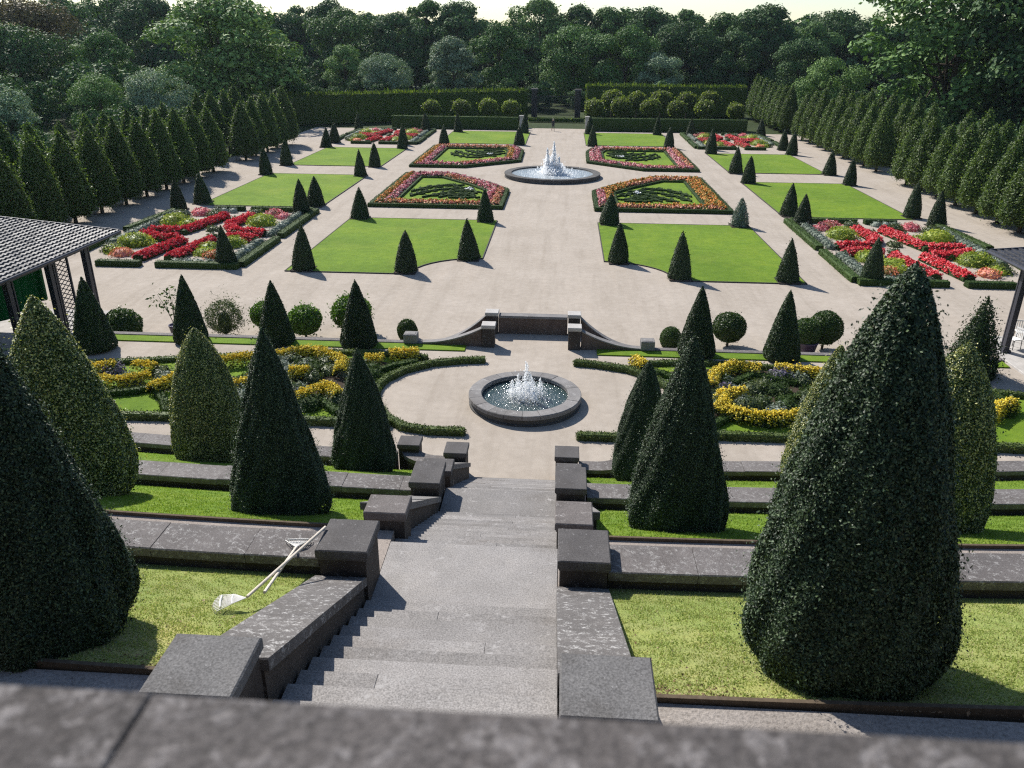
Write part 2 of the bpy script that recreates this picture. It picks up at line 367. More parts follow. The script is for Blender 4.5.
# ------------------------------------------------------------------ foliage makers
def leaf_quads(P, Nn, L, asp, rng, tilt=.7, curl=.12, up=0.0):
    n = len(P); L = np.broadcast_to(np.asarray(L, float), (n,))
    nn = Nn + tilt * rng.normal(size=(n, 3)); nn[:, 2] += up; nn /= np.linalg.norm(nn, axis=1)[:, None]
    t = np.cross(nn, rng.normal(size=(n, 3))); t /= np.linalg.norm(t, axis=1)[:, None] + 1e-9
    b = np.cross(nn, t); h = (L * .5)[:, None]; wv = (L * .5 * asp)[:, None]
    V = np.stack([P - t * h - nn * h * curl, P + b * wv, P + t * h - nn * h * curl, P - b * wv], 1).reshape(-1, 3)
    return V, np.arange(4 * n).reshape(n, 4)

def revolve_points(prof, n, rng, lump=.05, seed=0):
    """random points on a lumpy surface of revolution, profile = function t -> (radius, z)"""
    ts = np.linspace(0, 1, 200); R, Z = prof(ts); seg = np.hypot(np.diff(R), np.diff(Z)) * (R[1:] + R[:-1]) / 2 + 1e-6
    cdf = np.concatenate([[0], np.cumsum(seg)]); cdf /= cdf[-1]
    t = np.interp(rng.random(n), cdf, ts); a = rng.random(n) * 2 * PI
    r, z = prof(t); e = 1e-3; r2, z2 = prof(np.minimum(t + e, 1)); r1, z1 = prof(np.maximum(t - e, 0))
    dr, dz = r2 - r1, z2 - z1; ln = np.hypot(dr, dz) + 1e-9
    H = Z.max()
    lum = np.sin(3 * a + seed + 5 * z / H) * .5 + np.sin(7 * a - 2 * seed + 11 * z / H) * .35 + np.sin(13 * a + seed * 3 - 17 * z / H) * .3
    rr = r * (1 + lump * lum)
    P = np.stack([rr * np.cos(a), rr * np.sin(a), z], 1)
    Nn = np.stack([dz / ln * np.cos(a), dz / ln * np.sin(a), -dr / ln], 1)
    return P, Nn

def revolve_core(prof, k, seg=18, rows=16):
    t = np.linspace(0, 1, rows); R, Z = prof(t); V = []
    for i in range(rows):
        for j in range(seg): V.append((R[i] * k * math.cos(2 * PI * j / seg), R[i] * k * math.sin(2 * PI * j / seg), Z[i] * (k * .5 + .5)))
    F = [(i * seg + j, i * seg + (j + 1) % seg, (i + 1) * seg + (j + 1) % seg, (i + 1) * seg + j) for i in range(rows - 1) for j in range(seg)]
    return np.array(V), np.array(F)

def crown_mesh(name, prof, n, L, asp, seed, mat, lump=.05, tilt=.7, core=.86, depth=.10, stray=.0, up=.0):
    rng = np.random.default_rng(seed)
    P, Nn = revolve_points(prof, n, rng, lump, seed)
    P = P - Nn * (np.abs(rng.normal(0, depth, (n, 1))) * .6) + Nn * depth * .12
    if stray:
        k = rng.random(n) < stray; P[k] += Nn[k] * np.abs(rng.normal(0, depth * 1.3, (k.sum(), 1)))
    V, F = leaf_quads(P, Nn, L * rng.uniform(.7, 1.3, n), asp, rng, tilt, .12, up)
    mb = MB(); mb.add(V, [F]); cv, cf = revolve_core(prof, core); mb.add(cv, [cf])
    VV, PP = mb.arrays(); me = np_mesh(name, VV, PP); me.materials.append(mat); return me

def cone_prof(r, h, p=1.12, z0=.06, tuck=.80, tt=.10, e=.84):
    def f(t):
        t = np.asarray(t, float); R = r * np.maximum(0, 1 - t ** p) ** e
        s = np.clip(t / tt, 0, 1); R = R * (tuck + (1 - tuck) * np.sqrt(1 - (1 - s) ** 2)) * np.where(t <= 0, 0.001, 1)
        return R, z0 + (h - z0) * t
    return f

def ball_prof(r, zc, sq=.9):
    def f(t):
        t = np.asarray(t, float); a = -PI / 2 + PI * t; return r * np.cos(a) + 1e-4, zc + r * sq * np.sin(a)
    return f

def trunk_mesh(name, h, r, mat, lean=0.0):
    mb = MB(); mb.tube([(0, 0, -.25), (lean * .3, 0, h * .4), (lean, 0, h)], [r * 1.35, r, r * .7], 8)
    V, P = mb.arrays(); me = np_mesh(name, V, P, True); me.materials.append(mat); return me

def plant(name, label, cat, loc, crown_me, trunk_me=None, group=None, rotz=0.0, s=1.0, sz=None):
    t_ = thing(name, label, cat, loc, rotz, group); t_.scale = (s, s, sz or s)
    link('crown', crown_me, t_)
    if trunk_me: link('trunk', trunk_me, t_)
    return t_

def leafy(mb, density, L, asp, rng, tilt=.9, off=.02, only_up=False):
    """leaf quads scattered over the faces collected in mb"""
    V, polys = mb.arrays(); outV, outF, n0 = [], [], 0
    tri = []
    for p in polys:
        if p.shape[1] == 3: tri.append(p)
        elif p.shape[1] == 4: tri += [p[:, [0, 1, 2]], p[:, [0, 2, 3]]]
        else:
            for i in range(1, p.shape[1] - 1): tri.append(p[:, [0, i, i + 1]])
    T = np.concatenate(tri); A, B, C = V[T[:, 0]], V[T[:, 1]], V[T[:, 2]]
    cr_ = np.cross(B - A, C - A); ar = np.linalg.norm(cr_, axis=1) / 2; nn = cr_ / (2 * ar[:, None] + 1e-12)
    ar = ar * np.where(nn[:, 2] < -.5, 0, 1)
    if only_up: ar = ar * np.where(nn[:, 2] > .2, 1, 0.15)
    n = int(ar.sum() * density)
    idx = rng.choice(len(T), n, p=ar / ar.sum()); u, v = rng.random(n), rng.random(n); k = u + v > 1; u[k], v[k] = 1 - u[k], 1 - v[k]
    P = A[idx] + (B - A)[idx] * u[:, None] + (C - A)[idx] * v[:, None] + nn[idx] * rng.normal(0, off, (n, 1))
    return leaf_quads(P, nn[idx], L * rng.uniform(.7, 1.3, n), asp, rng, tilt)

def hedge_obj(name, path, width, h0, h1, mat, parent, density, L, rng, closed=False, core=.9, wob=.0):
    """clipped hedge along a path: core plus leaves"""
    hw = width / 2; P = np.array(path, float)
    # resample
    pts = []
    n = len(P); rngn = range(n if closed else n - 1)
    for i in rngn:
        a, b2 = P[i], P[(i + 1) % n]; m_ = max(1, int(np.linalg.norm(b2 - a) / max(.6, width)))
        for j in range(m_): pts.append(a + (b2 - a) * j / m_)
    if not closed: pts.append(P[-1])
    zs = rng.normal(0, wob, len(pts)) if wob else None
    mb = MB(); mb.sweep(pts, [(-hw, h0), (hw, h0), (hw * .96, h0 + (h1 - h0) * .8), (hw * .75, h1), (-hw * .75, h1), (-hw * .96, h0 + (h1 - h0) * .8)], closed, None)
    # outward faces check by signed volume is not needed: leaves are two sided
    lv, lf = leafy(mb, density, L, .6, rng, .9, L * .5)
    if wob: lv[:, 2] += np.where(lv[:, 2] > h1 - .2, rng.normal(0, wob, len(lv)), 0)
    mb.add(lv, [lf]); return mb.build(name, mat, parent)

def blobs(P, r, rng, flat=.6):
    """small flower heads: 4-sided low pyramids pointing upwards, random tilt"""
    n = len(P); a = rng.random(n) * 2 * PI; r = r * rng.uniform(.6, 1.3, n); V = []
    for k in range(4):
        t = a + k * PI / 2; V.append(P + np.stack([r * np.cos(t), r * np.sin(t), rng.normal(0, .25, n) * r - r * .2], 1))
    V.append(P + np.stack([rng.normal(0, .15, n) * r, rng.normal(0, .15, n) * r, r * flat], 1))
    VV = np.stack(V, 1).reshape(-1, 3); b0 = np.arange(n)[:, None] * 5
    F = np.concatenate([b0 + np.array([[k, (k + 1) % 4, 4]]) for k in range(4)])
    return VV, F

def pts_along(path, width, n, rng, z=0.0, zr=.05):
    P = np.array(path, float); d = np.linalg.norm(np.diff(P, axis=0), axis=1); c = np.concatenate([[0], np.cumsum(d)])
    s = rng.random(n) * c[-1]; x = np.interp(s, c, P[:, 0]); y = np.interp(s, c, P[:, 1]); i = np.clip(np.searchsorted(c, s) - 1, 0, len(d) - 1)
    t = np.diff(P, axis=0)[i] / d[i][:, None]; o = rng.uniform(-1, 1, n)
    dome = np.sqrt(1 - .85 * o ** 2)
    return np.stack([x - t[:, 1] * o * width / 2, y + t[:, 0] * o * width / 2, z * dome + rng.normal(0, zr, n)], 1)

def flower_strip(name, path, width, z, n, r, mat, parent, rng, z0=0.0, green=.3, gmat='box'):
    P = pts_along(path, width, n, rng, z, .055); P[:, 2] += z0; P[:, 2] += .05 * np.sin(P[:, 0] * 5.1 + P[:, 1] * 1.3) * np.sin(P[:, 1] * 6.3); V, F = blobs(P, r, rng)
    Pg = pts_along(path, width * 1.06, int(n * green), rng, z * .93, .06); Pg[:, 2] += z0; gV, gF = leaf_quads(Pg, np.tile([0, 0, 1.0], (len(Pg), 1)), r * 2.1, .5, rng, .9)
    mb = MB(); mb.add(V, [F])
    hw = width / 2
    base = MB(); base.sweep(np.array(path, float), [(-hw * .9, z0), (hw * .9, z0), (hw * .7, z0 + z * .7), (0, z0 + z * .92), (-hw * .7, z0 + z * .7)])
    base.add(gV, [gF]); nb = base.arrays(); nf = len(F); mb2V, mb2F = nb
    allV = np.concatenate([V, mb2V]); polys = [F] + [f + len(V) for f in mb2F]
    idx = np.concatenate([np.zeros(len(F), int)] + [np.ones(len(f), int) for f in mb2F])
    me = np_mesh(name, allV, polys, False, idx)
    return link(name, me, parent, [M[mat], M[gmat]])

ORD = ['first', 'second', 'third', 'fourth', 'fifth', 'sixth', 'seventh', 'eighth', 'ninth', 'tenth', 'eleventh', 'twelfth', 'thirteenth', 'fourteenth']

# ------------------------------------------------------------------ ground
CURV = 0.004
def xs_range(a, b, step=.9): return list(np.linspace(a, b, max(2, int(abs(b - a) / step) + 1)))

mb = MB(); mb.add([(-900, -40, -.12), (900, -40, -.12), (900, 1500, -.12), (-900, 1500, -.12)], [np.array([[0, 1, 2, 3]])])
tag(mb.build('ground', M['wood_ground']), kind='structure')
mb = MB(); mb.poly([(-36.5, 18), (36.5, 18), (36.5, 124.0), (4.6, 124.0), (4.6, 127.5), (-5.0, 127.5), (-5.0, 124.0), (-36.5, 124.0)], -.2, 0.0)
tag(mb.build('gravel_court', M['gravel']), kind='structure')

# terraces stepping up towards the camera: gravel walk, then sloping grass
ZP = 7.5
def prism_obj(name, prof, xr, mat, kind='structure', curve=CURV):
    mb = MB()
    for a, b in xr: mb.prism(prof, xs_range(a, b), curve)
    o = mb.build(name, mat); return tag(o, kind=kind)
SIDE = [(-32, -1.86), (1.75, 32)]
prism_obj('upper_gravel_path', [(.30, 3), (5.03, 3), (5.03, 7.5), (.30, 7.5)], [(-32, -1.30), (1.19, 32)], M['gravel_upper'], curve=0)
slopes = [('upper_grass', [(5.03, 3), (8.2, 3), (8.2, 6.22), (5.09, 7.5), (5.03, 7.5)], M['grass_top']),
          ('middle_gravel_path', [(8.5, 2), (9.6, 2), (9.6, 5.95), (8.5, 5.95)], M['gravel_near']),
          ('middle_grass', [(9.6, 1.5), (14.2, 1.5), (14.2, 3.56), (9.66, 5.95), (9.6, 5.95)], M['grass_low']),
          ('lower_gravel_path', [(14.6, .5), (15.8, .5), (15.8, 3.2), (14.6, 3.2)], M['gravel_near']),
          ('lower_grass', [(15.8, -.5), (19.2, -.5), (19.2, 1.42), (15.86, 3.2), (15.8, 3.2)], M['grass_low'])]
for nme, prof, mt in slopes: prism_obj(nme, prof, [(-32, -1.24), (1.14, 32)] if 'path' in nme else SIDE, mt)
mb = MB(); mb.poly([(-18.3, 18.8), (18.3, 18.8), (18.3, 29.8), (2.05, 29.8), (2.05, 31.5), (-2.05, 31.5), (-2.05, 29.8), (-18.3, 29.8)], -.15, 1.2)
tag(mb.build('fountain_terrace', M['gravel']), kind='structure')

# grass blades on the three slopes
def blades(name, mat, regions, per_m2, h, seed):
    rng = np.random.default_rng(seed); Vs = []; 
    for x0, x1, y0, z0, y1, z1 in regions:
        n = int((x1 - x0) * (y1 - y0) * per_m2); x = rng.uniform(x0, x1, n); v = rng.random(n); y = y0 + (y1 - y0) * v; z = z0 + (z1 - z0) * v - .008
        clump = np.sin(x * 7.3 + 3 * np.sin(y * 5.1)) * np.sin(y * 8.7 + 2 * np.sin(x * 4.3)); keep = rng.random(n) < .55 + .45 * clump
        x, y, z = x[keep], y[keep], z[keep]; n = len(x)
        y = y + CURV * x * x; a = rng.random(n) * 2 * PI; hh = h * rng.uniform(.45, 1.25, n); wd = .006 + .006 * rng.random(n)
        la, ll = rng.random(n) * 2 * PI, hh * rng.uniform(.15, .8, n)
        P = np.stack([x, y, z], 1); d = np.stack([np.cos(a) * wd, np.sin(a) * wd, np.zeros(n)], 1)
        tip = P + np.stack([np.cos(la) * ll, np.sin(la) * ll, hh], 1)
        Vs.append(np.stack([P - d, P + d, tip], 1).reshape(-1, 3))
    V = np.concatenate(Vs); me = np_mesh(name, V, [np.arange(len(V)).reshape(-1, 3)])
    return link(name, me, None, [mat])
tag(blades('grass', M['blade_top'], [(1.8, 7.5, 5.12, 7.49, 8.03, 6.29), (-7, -1.9, 5.12, 7.49, 8.03, 6.29)], 7000, .026, 3), 'short dry yellowish grass on the upper slope beside the stair', 'grass', kind='stuff')
tag(blades('grass', M['blade_low'], [(1.8, 11, 9.7, 5.93, 14.08, 3.62), (-11, -1.9, 9.7, 5.93, 14.08, 3.62)], 2200, .035, 4), 'fresh green grass on the middle slope between two low walls', 'grass', kind='stuff')
tag(blades('grass', M['blade_low'], [(1.8, 14, 15.9, 3.17, 19.05, 1.5), (-14, -1.9, 15.9, 3.17, 19.05, 1.5)], 1000, .04, 5), 'fresh green grass on the lowest slope above the round fountain', 'grass', kind='stuff')

# fallen leaves along the upper edging
M['dead_leaf'] = mat_leaf('fallen leaves', [(0, (.10, .06, .03)), (.5, (.24, .15, .08)), (1, (.42, .32, .20))], .7, .2, .1, (1, 1, 1), .05)
rng = np.random.default_rng(6); n = 1500; xl = np.where(rng.random(n) < .6, rng.uniform(1.8, 7, n), rng.uniform(-6, -1.95, n)); yl = 5.08 + np.abs(rng.normal(0, .16, n)) + (rng.random(n) < .15) * rng.uniform(0, 1.6, n)
P = np.stack([xl, yl, 7.49 - (yl - 5.09) * .407 + .022], 1); V, F = leaf_quads(P, np.tile([0, -.2, 1.0], (n, 1)), rng.uniform(.02, .05, n), .6, rng, .35)
tag(link('fallen_leaves', np_mesh('fallen_leaves', V, [F]), None, [M['dead_leaf']]), 'brown fallen leaves scattered along the bottom of the dry grass', 'fallen leaves', kind='stuff')

# timber edging boards in front of the grass slopes
for y, z, lb in ((5.04, 7.49, 'upper dry grass'), (9.61, 5.94, 'middle grass slope')):
    for (a, b), sd in zip(SIDE, ('left', 'right')):
        mb = MB(); mb.prism([(y - .02, z - .2), (y + .02, z - .2), (y + .02, z + .065), (y - .02, z + .065)], xs_range(a, b), CURV)
        tag(mb.build('edging_board', M['edging']), f'brown timber edging board along the {lb}, {sd} of the stair', 'edging board', 'timber edging boards')

# ------------------------------------------------------------------ staircase
SX0, SX1 = -1.235, 1.135
treads = [(.30, 4.55, 7.52)]
for k in range(9, -1, -1): treads.append((7.85 - .33 * (k + 1), 7.85 - .33 * k, 5.95 + .15 * (k + 1)))
treads.append((7.85, 9.33, 5.95)); yc, zc = 9.33, 5.95
for k in range(14):
    zc -= .1487; treads.append((yc, yc + .29, zc)); yc += .29
treads.append((yc, 14.54, 3.72)); yc, zc = 14.54, 3.72
for k in range(15):
    zc -= .1575; treads.append((yc, yc + .304, zc)); yc += .304
mb = MB(); rng = np.random.default_rng(11)
for i, (a, b_, zt) in enumerate(treads):
    cuts = [SX0] + ([rng.uniform(SX0 + .7, SX1 - .7)] if i % 3 == 0 and b_ - a < .5 else []) + [SX1]
    for c0, c1 in zip(cuts[:-1], cuts[1:]):
        mb.box(c0 + .001, c1 - .001, a + .003, b_ + .016, zt - .45, zt + rng.normal(0, .0015), .006)
st = mb.build('stone_staircase', M['step']); tag(st, 'long straight grey stone staircase going down to the round fountain', 'staircase')

# stair side walls
def side_wall(x0, x1, pts, label, mat, wide=0.0):
    """pts: (Y, top z) along the coping"""
    t_ = thing('stair_wall', label, 'stair wall', ((x0 + x1) / 2, pts[0][0], pts[0][1] - 1.0), 0, 'stone walls flanking the staircase')
    ox, oy, oz = t_.location
    p = [(y - oy, z - oz) for y, z in pts]; w_ = (x1 - x0) / 2
    body = [(p[0][0], -1.8)] + [(p[-1][0], p[-1][1] - 2.2)] + [(y, z - .13) for y, z in reversed(p)]
    mb = MB(); mb.prism(body, [-w_ + .045, w_ - .045]); mb.build('wall_body', M['wall'], t_)
    mb = MB()
    for (ya, za), (yb, zb) in zip(p[:-1], p[1:]):
        L_ = math.hypot(yb - ya, zb - za); k = max(1, round(L_ / 2.6))
        for i in range(k):
            f0, f1 = i / k + .004 / L_, (i + 1) / k - .004 / L_
            q0 = (ya + (yb - ya) * f0, za + (zb - za) * f0); q1 = (ya + (yb - ya) * f1, za + (zb - za) * f1)
            xl = -w_ - (wide if abs(zb - za) < .02 else 0); e = .012
            prof = [(q0[0], q0[1] - .128), (q1[0], q1[1] - .128), (q1[0], q1[1] - e), (q1[0] - e, q1[1]), (q0[0] + e, q0[1]), (q0[0], q0[1] - e)]
            mb.prism(prof, [xl, xl + e, w_ - e, w_])
    mb.build('coping', mat, t_)
    if wide:
        mb = MB(); mb.box(-w_ - wide + .05, -w_ + .04, p[0][0] + .02, p[1][0] - .02, -1.6, p[0][1] - .14); mb.build('wall_body', M['wall'], t_)
LX, RX = (-1.86, -1.22), (1.12, 1.75)
for (x0, x1), sd in ((LX, 'left'), (RX, 'right')):
    side_wall(x0, x1, [(4.88, 7.89), (7.93, 6.40)], f'uppermost sloping wall on the {sd} of the stair, with ' + ('white streaks on its coping' if sd == 'right' else 'lichen spots, beside two crossed rakes'), M['coping_white'])
    side_wall(x0, x1, [(10.12, 6.08), (13.80, 3.97)], f'middle sloping stair wall on the {sd}, between low block and pier', M['coping_plain'])
    side_wall(x0, x1, [(15.5, 3.76), (18.98, 1.88)], f'lowest stair wall on the {sd}, running down to the fountain gravel', M['coping_plain'])

def pier(x0, x1, y0, y1, ztop, h, label, mat=None, cat='stone pier', group='square piers along the staircase', capm=None, over=.035):
    t_ = thing('stone_pier', label, cat, ((x0 + x1) / 2, (y0 + y1) / 2, ztop - h), 0, group)
    a, b_ = (x1 - x0) / 2, (y1 - y0) / 2
    mb = MB(); mb.box(-a + over, a - over, -b_ + over, b_ - over, -.6, h - .15); mb.build('shaft', M['wall'], t_)
    mb = MB(); mb.box(-a + .018, a - .018, -b_ + .018, b_ - .018, h - .15, h - .115); mb.box(-a, a, -b_, b_, h - .113, h, .014); mb.build('cap', capm or M['pier'], t_)
    return t_
pier(-1.95, -1.25, 4.25, 4.9, 8.1, .62, 'large grey speckled pier at the head of the stair, on its left', capm=M['pier_speck'])
pier(1.13, 1.84, 4.25, 4.9, 8.1, .62, 'large grey speckled pier at the head of the stair, on its right', capm=M['pier_speck'])
pier(-1.68, -1.06, 9.62, 10.12, 6.24, .3, 'low square block left of the stair, facing the gravel landing', capm=M['paleblock2'])
pier(1.08, 1.62, 9.50, 10.12, 6.26, .3, 'low square block right of the stair, facing the gravel landing', capm=M['paleblock2'])
pier(-1.86, -1.17, 14.95, 15.52, 3.9, .3, 'lower small block left of the stair, half way down the last flight', capm=M['pier'])
pier(1.10, 1.66, 14.95, 15.52, 3.9, .3, 'lower small block right of the stair, half way down the last flight', capm=M['pier'])
pier(-1.84, -1.19, 7.92, 8.63, 6.77, .9, 'dark square pier left of the stair that the two crossed rakes lean on')
pier(1.12, 1.76, 7.92, 8.63, 6.77, .9, 'dark square pier right of the stair where the uppermost low wall begins')
pier(-1.87, -1.23, 13.75, 14.66, 4.3, .8, 'dark square pier left of the stair, at the end of the middle low wall')
pier(1.08, 1.72, 13.75, 14.66, 4.3, .8, 'dark square pier right of the stair, at the end of the middle low wall')
pier(-1.97, -1.33, 18.98, 19.66, 2.15, .95, 'dark square pier at the foot of the stair, on its left')
pier(1.06, 1.73, 18.98, 19.66, 2.15, .95, 'dark square pier at the foot of the stair, on its right')
pier(-3.38, -2.74, 19.63, 20.22, 2.0, .8, 'small dark pier on the gravel behind the narrow cone, left of the stair foot')
pier(2.74, 3.38, 19.63, 20.22, 2.0, .8, 'small dark pier half hidden behind a cone, right of the stair foot')

# low terrace walls
def terrace_wall(xa, xb, y0, y1, zt, low, label, deep=1.6, xstart=None):
    sgn = 1 if xb > xa else -1; a, b_ = min(xa, xb), max(xa, xb)
    t_ = thing('terrace_wall', label, 'garden wall', (xa, (y0 + y1) / 2 + CURV * xa * xa, zt - low), 0, 'low stone walls across the terraces')
    ox, oy, oz = t_.location
    def loc(V): V = np.array(V, float); V[:, 0] -= ox; V[:, 1] -= oy; V[:, 2] -= oz; return V
    mb = MB(); mb.prism([(y0 + .05, zt - deep), (y1 - .05, zt - deep), (y1 - .05, zt - .13), (y0 + .05, zt - .13)], xs_range(a, b_, .8), CURV)
    mb.V = [loc(v) for v in mb.V]; mb.build('wall_body', M['wall'], t_)
    mb = MB(); rng = np.random.default_rng(int(zt * 100) + (1 if sgn > 0 else 0)); x = a
    while x < b_ - .05:
        l = min(rng.uniform(1.0, 1.7), b_ - x)
        dz = rng.normal(0, .005); e = .014
        mb.prism([(y0, zt - .128 + dz), (y1, zt - .128 + dz), (y1, zt - e + dz), (y1 - e, zt + dz), (y0 + e, zt + dz), (y0, zt - e + dz)], [x + .004, x + l / 2, x + l - .004], CURV)
        x += l
    mb.V = [loc(v) for v in mb.V]; mb.build('coping', M['coping'], t_)
for zt, y0, y1, nm in ((6.55, 8.04, 8.64, 'uppermost'), (3.9, 14.08, 14.68, 'middle')):
    terrace_wall(-1.85, -32, y0, y1, zt, .3, f'{nm} low terrace wall with lichened coping, left of the stair')
    terrace_wall(1.74, 32, y0, y1, zt, .3, f'{nm} low terrace wall with lichened coping, right of the stair')
for s, sd in ((-1, 'left'), (1, 'right')):
    terrace_wall(3.36 * s, 32 * s, 19.06, 19.66, 1.8, .4, f'lowest terrace wall beside the fountain gravel, {sd} of the stair', 1.4)
    # inner curved piece joining pier and pier
    t_ = thing('curved_wall', f'short curved wall joining the two piers at the stair foot, {sd} side', 'garden wall', (s * 1.74, 19.3, 1.3), 0, 'curved wall ends at the stair foot')
    path = [(0, 0), (.45 * s, .0)] + [(.45 * s + s * .85 * math.sin(a), .62 * (1 - math.cos(a))) for a in np.linspace(.2, PI / 2 * .95, 7)]
    mb = MB(); mb.sweep(path, [(-.2, -.6), (.2, -.6), (.2, .34), (-.2, .34)]); mb.build('wall_body', M['wall'], t_)
    mb = MB(); mb.sweep(path, [(-.25, .342), (.25, .342), (.25, .45), (-.25, .45)]); mb.build('coping', M['coping'], t_)

# foreground parapet of the highest terrace
t_ = thing('parapet', 'blurred pinkish grey stone parapet across the bottom of the view', 'parapet', (0.637, .4, 10.9))
mb = MB(); mb.box(-12, 12, -.14, .14, -3.6, .849); mb.build('wall_body', M['wall'], t_)
mb = MB(); x = -11.2
for x0, x1, dz in ((-12, -10.2, 0), (-10.2, -8.4, 0), (-8.4, -6.5, 0), (-6.5, -4.6, 0), (-4.6, -2.9, 0), (-2.9, -1.35, 0), (-1.35, 0, .0015), (0, 1.7, -.001), (1.7, 3.3, 0), (3.3, 5, 0), (5, 7, 0), (7, 9, 0), (9, 12, 0)):
    mb.box(x0 + .001, x1 - .001, -.18, .181, .85, 1.0 + dz, .002)
mb.build('coping', M['parapet'], t_)
mb = MB(); mb.box(-14, 14, -6, .24, 10.2, 10.9); tag(mb.build('upper_platform', M['gravel_upper']), kind='structure')

# ------------------------------------------------------------------ double stair at the front of the fountain terrace
G2 = 'walls of the small double stair'
for (x0, x1, y0, y1, lab) in ((-1.98, -1.43, 29.55, 30.1, 'near left'), (1.43, 1.98, 29.55, 30.1, 'near right'), (-1.98, -1.43, 31.15, 31.7, 'far left'), (1.43, 1.98, 31.15, 31.7, 'far right')):
    pier(x0, x1, y0, y1, 2.14, .94, f'pale capped pier at the {lab} corner of the small double stair', group='piers of the small double stair', capm=M['paleblock'])
t_ = thing('stair_parapet', 'dark low wall between the two far piers of the small double stair', 'garden wall', (0, 31.45, 1.2), 0, G2)
mb = MB(); mb.box(-1.43, 1.43, -.16, .16, -1.25, .70); mb.build('wall_body', M['brick'], t_)
mb = MB(); mb.box(-1.42, 1.42, -.21, .21, .70, .80, .012); mb.build('coping', M['basin'], t_)
for s, sd in ((-1, 'left'), (1, 'right')):
    for y, zA, zB, xe, lab, z0 in ((29.8, 1.98, 1.33, 4.35, 'near', 0.0), (31.45, 1.95, .72, 4.4, 'far', 0.0)):
        t_ = thing('wing_wall', f'{lab} curved wing wall sweeping down to the {sd} of the small double stair', 'garden wall', (s * 1.98, y, 0), 0, G2)
        u = np.linspace(0, 1, 12); X = s * u * (xe - 1.98); Z = zB + (zA - zB) * (1 - u) ** 1.9
        mb = MB(); V = []; 
        for xx, zz in zip(X, Z): V += [(xx, -.13, -.1), (xx, .13, -.1), (xx, .13, zz - .052), (xx, -.13, zz - .052)]
        F = [(i * 4 + j, i * 4 + (j + 1) % 4, i * 4 + 4 + (j + 1) % 4, i * 4 + 4 + j) for i in range(11) for j in range(4)]
        mb.add(V, [np.array(F + [(0, 1, 2, 3), (44, 45, 46, 47)])]); mb.build('wall_body', M['brick'], t_)
        mb = MB(); V = []
        for xx, zz in zip(X, Z): V += [(xx, -.15, zz - .05), (xx, .15, zz - .05), (xx, .15, zz), (xx, -.15, zz)]
        mb.add(V, [np.array(F + [(0, 1, 2, 3), (44, 45, 46, 47)])]); mb.build('coping', M['basin'], t_)
    mb = MB()
    for k in range(8): mb.box(min(s * (2.06 + k * .32), s * (2.38 + k * .32)), max(s * (2.06 + k * .32), s * (2.38 + k * .32)), 29.96, 31.28, -.1, 1.2 - .15 * (k + 1), .01)
    tag(mb.build('stone_steps', M['step']), f'narrow flight of steps between the wing walls on the {sd}', 'steps', 'flights of the small double stair')
    # retaining edge of the terrace and its grass strip
    mb = MB(); mb.box(min(s * 4.36, s * 18.3), max(s * 4.36, s * 18.3), 29.68, 29.98, -.1, 1.28, .015)
    tag(mb.build('retaining_wall', M['coping']), f'pale stone kerb wall at the front edge of the fountain terrace, {sd} half', 'garden wall', 'kerb walls of the fountain terrace')
    mb = MB(); mb.box(min(s * 2.6, s * 18.2), max(s * 2.6, s * 18.2), 29.08, 29.66, 1.1, 1.25); tag(mb.build('grass_strip', M['lawn']), kind='structure')

# ------------------------------------------------------------------ fountains
def droplets(P, r, rng, stretch=1.8):
    n = len(P); r = r * rng.uniform(.5, 1.4, n); V = []
    for dx, dy, dz in ((1, 0, 0), (0, 1, 0), (-1, 0, 0), (0, -1, 0), (0, 0, 1), (0, 0, -1)):
        V.append(P + np.stack([dx * r, dy * r, dz * r * stretch], 1))
    VV = np.stack(V, 1).reshape(-1, 3); b0 = np.arange(n)[:, None] * 6
    F = np.concatenate([b0 + np.array([[i, (i + 1) % 4, 4]]) for i in range(4)] + [b0 + np.array([[(i + 1) % 4, i, 5]]) for i in range(4)])
    return VV, F

def jet_points(n, x, y, z0, h, spread, rng, core=.42):
    """water thrown up in a narrow column, falling back in wider arcs"""
    k = int(n * core); t = rng.random(k) ** .75; a = rng.random(k) * 2 * PI; wob = .05 * spread * np.sin(t * 9 + x * 7)
    rad = spread * np.abs(rng.normal(0, .10, k)) * (.6 + .9 * np.sin(PI * t)) 
    A = np.stack([x + np.cos(a) * rad + wob, y + np.sin(a) * rad, z0 + h * t * rng.uniform(.93, 1.04, k)], 1)
    m_ = n - k; t = rng.random(m_); hi = h * rng.uniform(.18, .82, m_) * rng.uniform(.6, 1, m_); ri = spread * (.15 + np.abs(rng.normal(0, .75, m_))); a = rng.random(m_) * 2 * PI
    B = np.stack([x + np.cos(a) * ri * t, y + np.sin(a) * ri * t, z0 + .02 + hi * 4 * t * (1 - t)], 1)
    return np.concatenate([A, B])

